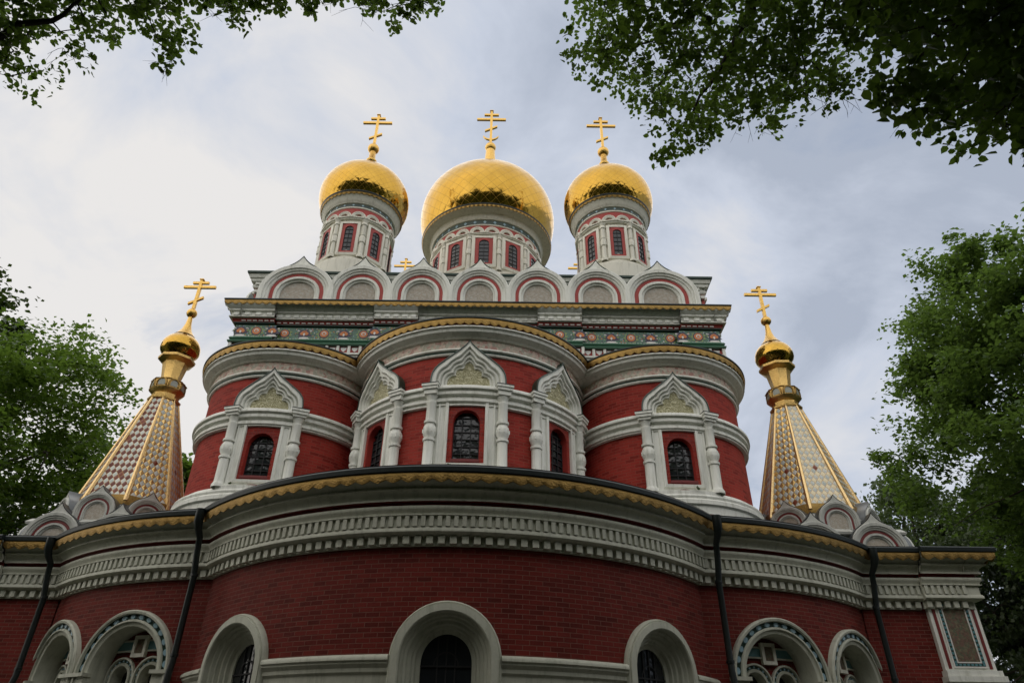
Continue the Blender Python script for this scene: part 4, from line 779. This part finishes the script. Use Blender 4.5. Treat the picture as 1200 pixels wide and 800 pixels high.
RIGHT_BOUGH = [(3.33,-7.93,6.85,0.17),(2.56,-8.52,6.64,0.2),(2.32,-8.13,7.07,0.19),(2.05,-7.52,8.34,0.22),(5.34,-6.71,8.04,0.17),(3.71,-7.11,7.45,0.16),(4.02,-6.96,8.41,0.15),(4.7,-8.35,7.58,0.16),(3.53,-7.01,7.34,0.18),(4.96,-7.77,8.99,0.16),(3.41,-6.8,7.89,0.22),(3.95,-7.68,6.82,0.24),(4.96,-7.79,8.53,0.16),(3.04,-8.55,7.67,0.15),(4.46,-7.44,8.67,0.16),(3.48,-7.83,8,0.15),(2.42,-6.62,8.62,0.22),(3.94,-7.33,6.84,0.15),(4.49,-8.11,8.03,0.15),(2.18,-8.49,7.46,0.16),(2.99,-8.36,6.88,0.15),(3.68,-7.99,6.61,0.2),(3.05,-8.42,7.38,0.15),(5.6,-7.27,8.29,0.23),(3.6,-8.88,7.03,0.18),(4.39,-8.96,6.94,0.19),(5.34,-7.13,7.94,0.23),(3.14,-8.86,7.17,0.19),(3.89,-8.5,6.15,0.17),(2.18,-8.58,6.77,0.15),(4.03,-8.04,6.14,0.2),(3.92,-7.95,6.86,0.22),(4.82,-7.09,8.68,0.21),(2.96,-8.19,7.95,0.23),(4.31,-7.93,6.71,0.22),(2.33,-8.17,6.39,0.21),(4.58,-7.62,8.62,0.15),(3.02,-7.28,9.32,0.15),(2.25,-7.43,7.08,0.19),(2.97,-6.68,8.98,0.16),(2.49,-8.33,8.09,0.22),(3.66,-7.65,6.74,0.19),(3.39,-6.42,7.74,0.17),(4.54,-7.85,7.03,0.16),(2.22,-8.58,7.62,0.23),(4.81,-7.15,7.32,0.15),(3.15,-6.38,8.81,0.2),(4.03,-7.34,9.04,0.23),(2.63,-7.86,6.33,0.23),(4.05,-8.7,6.26,0.23),(2.99,-7.68,8.42,0.23),(2.16,-8.23,7.66,0.19),(3.94,-7.58,7.53,0.2),(5.5,-7.54,8.47,0.17),(4.64,-6.21,7.74,0.15),(4.18,-7.73,8.82,0.22),(3.02,-7.82,9.11,0.18),(4.08,-8.46,6.43,0.17),(4.5,-7.22,7.75,0.22),(2.92,-6.43,8.36,0.15),(5.25,-7.38,7.9,0.21),(4.56,-7.83,8.85,0.2),(4.24,-7.72,8.49,0.22),(5.25,-7.72,8.41,0.21),(4.31,-8.34,7.37,0.23),(2.85,-8.37,6.92,0.14),(2.22,-6.69,8.64,0.22),(3.03,-5.92,8.5,0.23),(2.85,-8.61,7.54,0.23),(2.12,-8.01,7.72,0.16),(3.4,-7.34,7.68,0.22),(3.86,-6.2,7.94,0.17),(3.9,-7.04,8.9,0.21),(3.32,-8.3,7.59,0.16),(4.61,-7.59,8.31,0.17),(4.23,-8.55,6.23,0.16),(2.83,-8.2,6.38,0.17),(3.63,-5.9,8.04,0.2),(2.17,-6.75,8.95,0.2),(2.61,-7.91,8.48,0.16),(2.13,-7.15,9.37,0.2),(2.8,-7.55,5.98,0.2),(2.64,-7.55,8.29,0.2),(1.93,-8.75,6.93,0.24),(4.8,-8.33,7.93,0.22),(3.32,-7.06,6.86,0.2),(2.24,-8,7,0.15),(4.55,-6.51,7.76,0.17),(3.62,-7.51,7.81,0.21),(4.4,-7.1,7.06,0.23),(2.92,-7.86,7.17,0.18),(3.04,-8.83,7.01,0.22),(3.4,-7.02,8.68,0.15),(4.14,-6.39,8.14,0.22),(3.11,-7.81,7.19,0.23),(4,-7.16,6.74,0.2),(4.66,-7.89,7.88,0.22),(2.74,-7.89,7.02,0.15),(3.63,-8.61,7.53,0.19),(4.56,-6.94,7.8,0.22),(1.92,-7.41,7.64,0.19),(4.39,-8.95,6.71,0.22),(3.55,-8.01,7.23,0.2),(2.69,-6.28,8.84,0.23),(5.61,-7.98,8.63,0.18),(4.55,-7.87,6.24,0.16),(4.85,-8.04,7.47,0.19),(3.23,-6.76,9.05,0.23),(2.49,-8.16,7,0.23),(3.81,-7.8,8.73,0.17),(4.73,-6.38,8.21,0.15),(2.85,-7.18,6.92,0.14),(2.56,-6.99,7.44,0.2),(3.95,-8.33,7.71,0.24),(5.41,-7.48,8.22,0.17),(2.25,-7.56,9.51,0.16),(2,-7.82,6.73,0.19),(4.75,-8.65,6.79,0.22),(4.21,-7.48,8.26,0.15),(2.39,-6.99,9.05,0.22),(5.25,-6.89,8.11,0.21),(3.67,-6.21,8.22,0.16),(3.77,-7.14,7.75,0.23),(3.4,-6.08,8.51,0.22),(3.15,-8.2,7.45,0.16),(3.8,-7.24,6.72,0.22),(2.58,-7.66,8.58,0.18),(4.5,-8.86,6.63,0.2),(3.19,-7.74,8.37,0.22),(3.28,-6.82,8.04,0.15),(4.1,-7.96,7.43,0.14),(3.37,-7.59,7.77,0.21),(3.98,-6.4,7.89,0.22),(2.71,-7.57,6.16,0.21),(4.36,-7.25,8.93,0.21),(2.38,-8.01,6.89,0.24),(4.59,-8.21,7.29,0.17),(4.15,-7.24,8.85,0.2),(3.07,-8.21,6.16,0.16),(4.52,-8.17,8.48,0.22),(4.34,-7.24,8.3,0.2),(3.14,-7.06,6.34,0.16),(3.04,-7.49,9.38,0.2),(3.58,-8.26,6.84,0.21),(3.7,-8.21,7.8,0.19),(4.44,-8.15,6.2,0.22),(3.33,-8.81,7.24,0.2),(4.01,-8.1,6.31,0.17),(3.73,-7.78,6.52,0.21),(2.61,-7.99,7.86,0.23),(3.82,-7.42,7.36,0.2),(3.75,-8.45,6.41,0.18),(5.16,-8.09,7.46,0.17),(2.34,-6.85,8.89,0.19),(4.77,-8.69,7.37,0.18),(3.43,-8.68,6.73,0.16),(3.46,-6.76,6.94,0.16),(3.96,-9.2,6.44,0.18),(4.48,-7.85,9.1,0.23),(4.73,-7.2,7.48,0.19),(4.02,-8.04,6.81,0.15)]
NEAR_BOUGH = [(4.48,-9.53,4.95,0.17),(4.28,-9.8,4.42,0.18),(4.78,-9.56,3.99,0.24),(5.89,-9.38,6.16,0.18),(5.09,-9.78,4.52,0.2),(4.82,-9.36,3.92,0.18),(5.35,-8.64,5.34,0.23),(5.48,-9.11,4.35,0.22),(5.02,-9.25,3.92,0.16),(4.91,-9.11,5.8,0.19),(5.28,-9.58,4.92,0.22),(4.5,-9.05,6.49,0.2),(4.87,-9.35,4.5,0.17),(4.91,-9.34,4.72,0.21),(6.35,-8.32,4.95,0.16),(4.16,-9.23,4.41,0.22),(6.05,-8.62,5.13,0.23),(3.97,-9.39,4.33,0.16),(4.78,-9.96,4.53,0.17),(4.42,-9.78,4.82,0.24),(4.37,-9.2,5.74,0.15),(5.59,-8.25,5.42,0.23),(5.08,-9.07,6.29,0.19),(4.95,-8.99,6.13,0.22),(5.72,-8.73,5.29,0.24),(4.82,-8.99,5.7,0.17),(5.3,-9.5,4.39,0.19),(5.03,-9.32,5.07,0.17),(4.26,-9.49,5.53,0.18),(4.06,-9.66,4.9,0.16),(5.47,-9.32,6.06,0.24),(4.91,-9.63,4.73,0.22),(5.96,-8.72,5.72,0.19),(5.48,-9.05,6.33,0.22),(5.29,-8.76,5.51,0.19),(5.55,-8.59,4.99,0.21),(4.45,-9.9,4.51,0.22),(5.22,-9.9,4.89,0.25),(4,-9.93,4.8,0.21),(5.89,-9.07,5.45,0.24),(4.98,-9.26,6.3,0.17),(4.02,-9.44,4.88,0.19),(4.78,-9.69,3.92,0.22),(5.57,-9.16,6.05,0.21),(4.74,-9.03,5.32,0.21),(5.79,-9.37,5.55,0.19),(5.18,-8.35,6.05,0.25),(4.69,-9.25,4.93,0.19),(5.11,-8.91,4.37,0.16),(5.01,-9.69,5.03,0.2),(4.63,-8.57,6.23,0.18),(4.85,-9.06,6.73,0.24),(4.43,-9.32,4.59,0.25),(4.89,-8.85,4.87,0.19),(4.66,-9.25,4.09,0.18),(3.63,-9.79,4.95,0.24),(5.38,-9.35,4.35,0.21),(4.29,-8.95,5.92,0.15),(6.07,-9.2,5.67,0.15),(4.71,-10.25,4.45,0.22),(4.75,-9.94,5.13,0.19),(4.42,-9.8,5.13,0.21),(4.67,-9.9,4.2,0.24),(4.75,-9.33,6.23,0.24),(5.34,-8.64,5.07,0.18),(5.33,-8.94,4.67,0.18),(4.48,-9.83,4.13,0.2),(5.55,-9.4,5.91,0.18),(4.93,-8.68,5.86,0.2),(4.94,-8.59,5.08,0.15),(5.08,-9.51,5.96,0.19),(5.17,-9.56,4.46,0.22),(3.98,-9.24,4.5,0.19),(4.32,-9.27,4.45,0.15),(5.52,-8.63,5.29,0.15),(5.93,-8.81,5.39,0.24),(4.06,-9.57,5.85,0.2),(6.08,-8.49,5.05,0.21),(5.23,-8.82,5.83,0.21),(4.9,-9.94,4.78,0.22),(5.51,-8.67,5.9,0.24),(5.52,-8.09,5.55,0.24),(5.18,-9.26,6.42,0.21),(5.27,-9.37,5.35,0.16),(4.44,-9.2,5.36,0.16),(4.64,-10.14,4.76,0.21),(4.65,-9.62,4.76,0.17),(5.04,-9.77,4.25,0.16),(5.07,-9.51,5.71,0.16),(4.41,-9.16,5.59,0.17),(6.07,-8.8,5.31,0.19),(4.85,-9.8,4.61,0.16),(4.22,-9.24,5.76,0.15),(5.36,-8.5,5.57,0.17),(3.7,-9.79,5.25,0.2),(4.3,-8.87,4.76,0.2),(4.28,-9.82,4.82,0.15),(4.65,-10.19,4.31,0.24),(5.68,-8.52,5.69,0.25),(4.54,-8.84,6.04,0.2),(5.33,-8.91,4.86,0.22),(5.12,-9.51,4.61,0.2),(4.94,-8.39,5.29,0.17),(4.42,-9.3,6.11,0.17)]
def bough(cl, size, per, mat, parent, seed, limbs, name='bough'):
    r = np.random.default_rng(seed); cl = np.array(cl); m_ = MB(); nodes = []
    for pts, rad in limbs:
        pts = [np.array(p, float) for p in pts]; P = []
        for a, b in zip(pts, pts[1:]): P += list(curve_pts(a, b, 5, .0, r)[:-1])
        P.append(pts[-1]); m_.tube([tuple(p) for p in P], list(np.linspace(rad, .008, len(P))), 'bark', 6, False); nodes += P
    nd = np.array(nodes); pend = list(range(len(cl)))
    dist = np.array([np.min(np.linalg.norm(nd - cl[i, :3], axis=1)) for i in pend])
    for i in np.argsort(dist):          # each spray hangs from the nearest twig already grown
        c = cl[i, :3]; dd = np.linalg.norm(nd - c, axis=1); j = int(np.argmin(dd))
        q = curve_pts(nd[j], c, 4, .03, r); m_.tube([tuple(p) for p in q], [.008, .006, .005, .003], 'bark', 4, False); nd = np.vstack([nd, q[1:]])
    for i in range(0, len(cl), 5):      # bare twig tips below the leaves
        p = cl[i, :3] - np.array([0, 0, cl[i, 3] * .6])
        for _ in range(3):
            q = p + np.array([r.normal() * .14, r.normal() * .10, -r.uniform(.12, .36)]); w_ = curve_pts(p, q, 4, .05, r); m_.tube([tuple(x) for x in w_], [.003, .0026, .002, .0012], 'bark', 4, False)
            e_ = w_[2] + np.array([r.normal() * .08, r.normal() * .05, -r.uniform(.05, .14)]); m_.tube([tuple(w_[2]), tuple(e_)], [.002, .001], 'bark', 4, False)
    m_.build('twigs', parent)
    g = np.clip(r.normal(size=(len(cl), per, 3)), -1.6, 1.6); sub = np.clip(r.normal(size=(len(cl), 6, 3)), -1.5, 1.5) * .7; sel = r.integers(0, 6, (len(cl), per)); g = g * .30 + np.take_along_axis(sub, sel[:, :, None].repeat(3, 2), 1)
    pts = (cl[:, None, :3] + g * cl[:, None, None, 3]).reshape(-1, 3); leaf_mesh('leaves', pts, size, mat, parent, seed + 1, .35, .6)
ta = tree('linden_tree', 'tree whose leafy boughs hang into the upper left corner', (-7.5, -13.5, GZ), 16, 10, 5.6, 5.0, 'leaf_near', 40000, .26, 21, keep=clear, lumps=110, tight=.2)
tb = tree('linden_tree', 'tree whose broad boughs hang over the sky at upper right', (7.5, -14.0, GZ), 17, 10.5, 6.4, 5.2, 'leaf_near', 44000, .26, 22, keep=clear, lumps=120, tight=.2)
tcn = tree('linden_tree', 'nearest tree with large dark leaves in the top right corner', (9.5, -11.2, GZ), 13, 8.5, 4.0, 4.2, 'leaf_near', 12000, .2, 23, keep=clear, lumps=50)
for t_, cl, lm, sz, per, sd_ in ((ta, LEFT_BOUGH, [([(-7.2, -13.3, 7.5), (-5.6, -9.6, 6.6), (-4.45, -8.37, 6.01), (-3.58, -8.42, 6.46), (-3.21, -8.54, 6.79)], .09), ([(-5.6, -11.5, 9), (-3.9, -9.0, 7.6), (-3.33, -8.38, 6.61)], .022), ([(-4.6, -10.2, 8.2), (-3.21, -8.54, 6.79), (-3.15, -8.35, 6.72)], .018), ([(-5, -10.5, 9), (-2.4, -8.9, 7.9), (-1.6, -8.5, 7.6), (-.6, -8.3, 7.7), (.4, -8.1, 7.75)], .025)], .062, 80, 31),
                              (tb, RIGHT_BOUGH, [([(7.2, -13.8, 9), (5.4, -9.6, 9), (3.98, -8.27, 7.95), (3.74, -7.81, 7.51), (3.54, -7.45, 7.22), (3.15, -6.91, 6.8)], .10), ([(5.4, -9.6, 9), (3.52, -8.2, 8.06), (3.26, -7.89, 7.72), (2.69, -7.56, 7.53), (1.99, -7.43, 7.44)], .03), ([(6, -10, 9), (4.28, -8.33, 7.86), (4.36, -7.85, 7.3), (4.46, -7.49, 6.86)], .03)], .064, 82, 32),
                              (tcn, NEAR_BOUGH, [([(9.2, -11.3, 6.5), (6, -10.2, 5.8), (4.98, -9.73, 5.33), (4.63, -9.31, 5.2), (4.33, -9.01, 5.06)], .07), ([(9.2, -11.3, 5.8), (6, -9.8, 5.0), (5.34, -9.35, 4.82), (5.08, -9.06, 4.69), (4.87, -8.85, 4.53)], .05)], .078, 74, 33)):
    inv = Matrix.Translation(-Vector(t_.location)); k = np.array(t_.location)
    bough([(c[0] - k[0], c[1] - k[1], c[2] - k[2], c[3]) for c in cl if not (t_ is ta and c[2] < 5.95)], sz, per, 'leaf_near', t_, sd_, [([tuple(np.array(p) - k) for p in pts], rad) for pts, rad in lm])
# wooded hill rising behind the viewer (mirrored in the domes)
n_ = 40; hx = np.linspace(-260, 260, n_); hy = np.linspace(-300, -46, 30); hr = np.random.default_rng(3)
hz = [[(float(x), float(y), float(GZ - .3 + 62 * (1 - math.exp(-max(0, -46 - y) / 62)) * (1 - .25 * (x / 260) ** 2) + (1.6 * hr.normal() if y < -50 else 0))) for x in hx] for y in hy]
mb = MB(); mb.grid(hz, 'grass_ground'); mb.build('hill')['kind'] = 'structure'
tree('linden_tree', 'broad linden spreading above the viewer', (2.0, -15.5, GZ), 16, 10.5, 6.5, 4.2, 'leaf_near', 44000, .26, 24, keep=clear, lumps=120, tight=.2)
proto = tree('park_tree', 'tall park tree standing behind the viewer', (-2, -50, GZ), 20, 12, 6.5, 8, 'leaf_dark', 16000, .5, 25, lumps=70, group='park trees behind the viewer')
pr = np.random.default_rng(5)
for i in range(26):
    x = -105 + (i % 13) * 17 + pr.uniform(-5, 5); y = -62 - (i // 13) * 26 + pr.uniform(-5, 5); z_ = GZ - .5 + 62 * (1 - math.exp(-(-46 - y) / 62)) * (1 - .25 * (x / 260) ** 2)
    copy_tree(proto, (x, y, z_), pr.uniform(0, 6), pr.uniform(.95, 1.25), 'tall park tree standing behind the viewer', 'park trees behind the viewer')
for x, y, rz, sc_ in ((-34, -30, 1.2, 1), (34, -28, 2.2, 1), (-17, -44, 3, 1), (16, -43, .4, 1)):
    copy_tree(proto, (x, y, GZ), rz, sc_, 'tall park tree standing behind the viewer', 'park trees behind the viewer')
low = tree('shade_tree', 'dense unseen young tree added to shade the lower walls', (-2.5, -19.5, GZ), 13, 6.6, 4.6, 6.0, 'leaf_dark', 34000, .3, 27, lumps=90, group='added shade trees out of view')  # unseen trees, added to block sky light from the lower walls
for x, y, rz, sc_ in ((-11.5, -9.6, 2.5, .85), (13.5, -9.6, 3.5, .85), (-14, -6, .3, .85), (16, -5.5, 1.3, .85), (1.5, -17.6, 2.2, .85), (-5.5, -15.5, 5.2, .8), (8, -15.5, 4.2, .8), (-10, -17.5, 1, 1.05), (5.5, -19, 2, 1.0), (13, -17, 3, 1.05), (-16.5, -11.5, 4, 1.0), (19, -10.5, 5, 1.0), (-21, -3.5, .5, .8), (22, -2, .7, .8)):
    copy_tree(low, (x, y, GZ), rz, sc_, 'dense unseen young tree added to shade the lower walls', 'added shade trees out of view')
# weeds that have seeded on the ledges
def weed(loc, label, n=14, h=.14, seed=1):
    r = np.random.default_rng(seed); m_ = MB()
    for i in range(n):
        a = r.uniform(0, 2 * PI); l = h * r.uniform(.5, 1); d = np.array([math.cos(a) * .45, math.sin(a) * .45, 1]); d /= np.linalg.norm(d); s = np.array([-math.sin(a), math.cos(a), 0]) * .013; b = np.array([math.cos(a), math.sin(a), 0]) * .03 * r.uniform(0, 1)
        m_.add([tuple(b - s), tuple(b + s), tuple(b + d * l * .7 + s * 1.3), tuple(b + d * l * .7 - s * 1.3), tuple(b + d * l - np.array([0, 0, .03]))], [(0, 1, 2, 3), (3, 2, 4)], 'leaf_pale')
    o = m_.build('weed', None); o.location = loc; tag(o, label, 'weed')
weed((-.32, 2.42, 6.22), 'small green weed on the ledge below the central upper window', seed=1)
weed((5.75, 3.62, 6.22), 'small green weed on the ledge below the right upper window', 10, .12, seed=2)
weed((-5.75, 3.66, 6.22), 'small green weed on the ledge below the left upper window', 9, .10, seed=3)
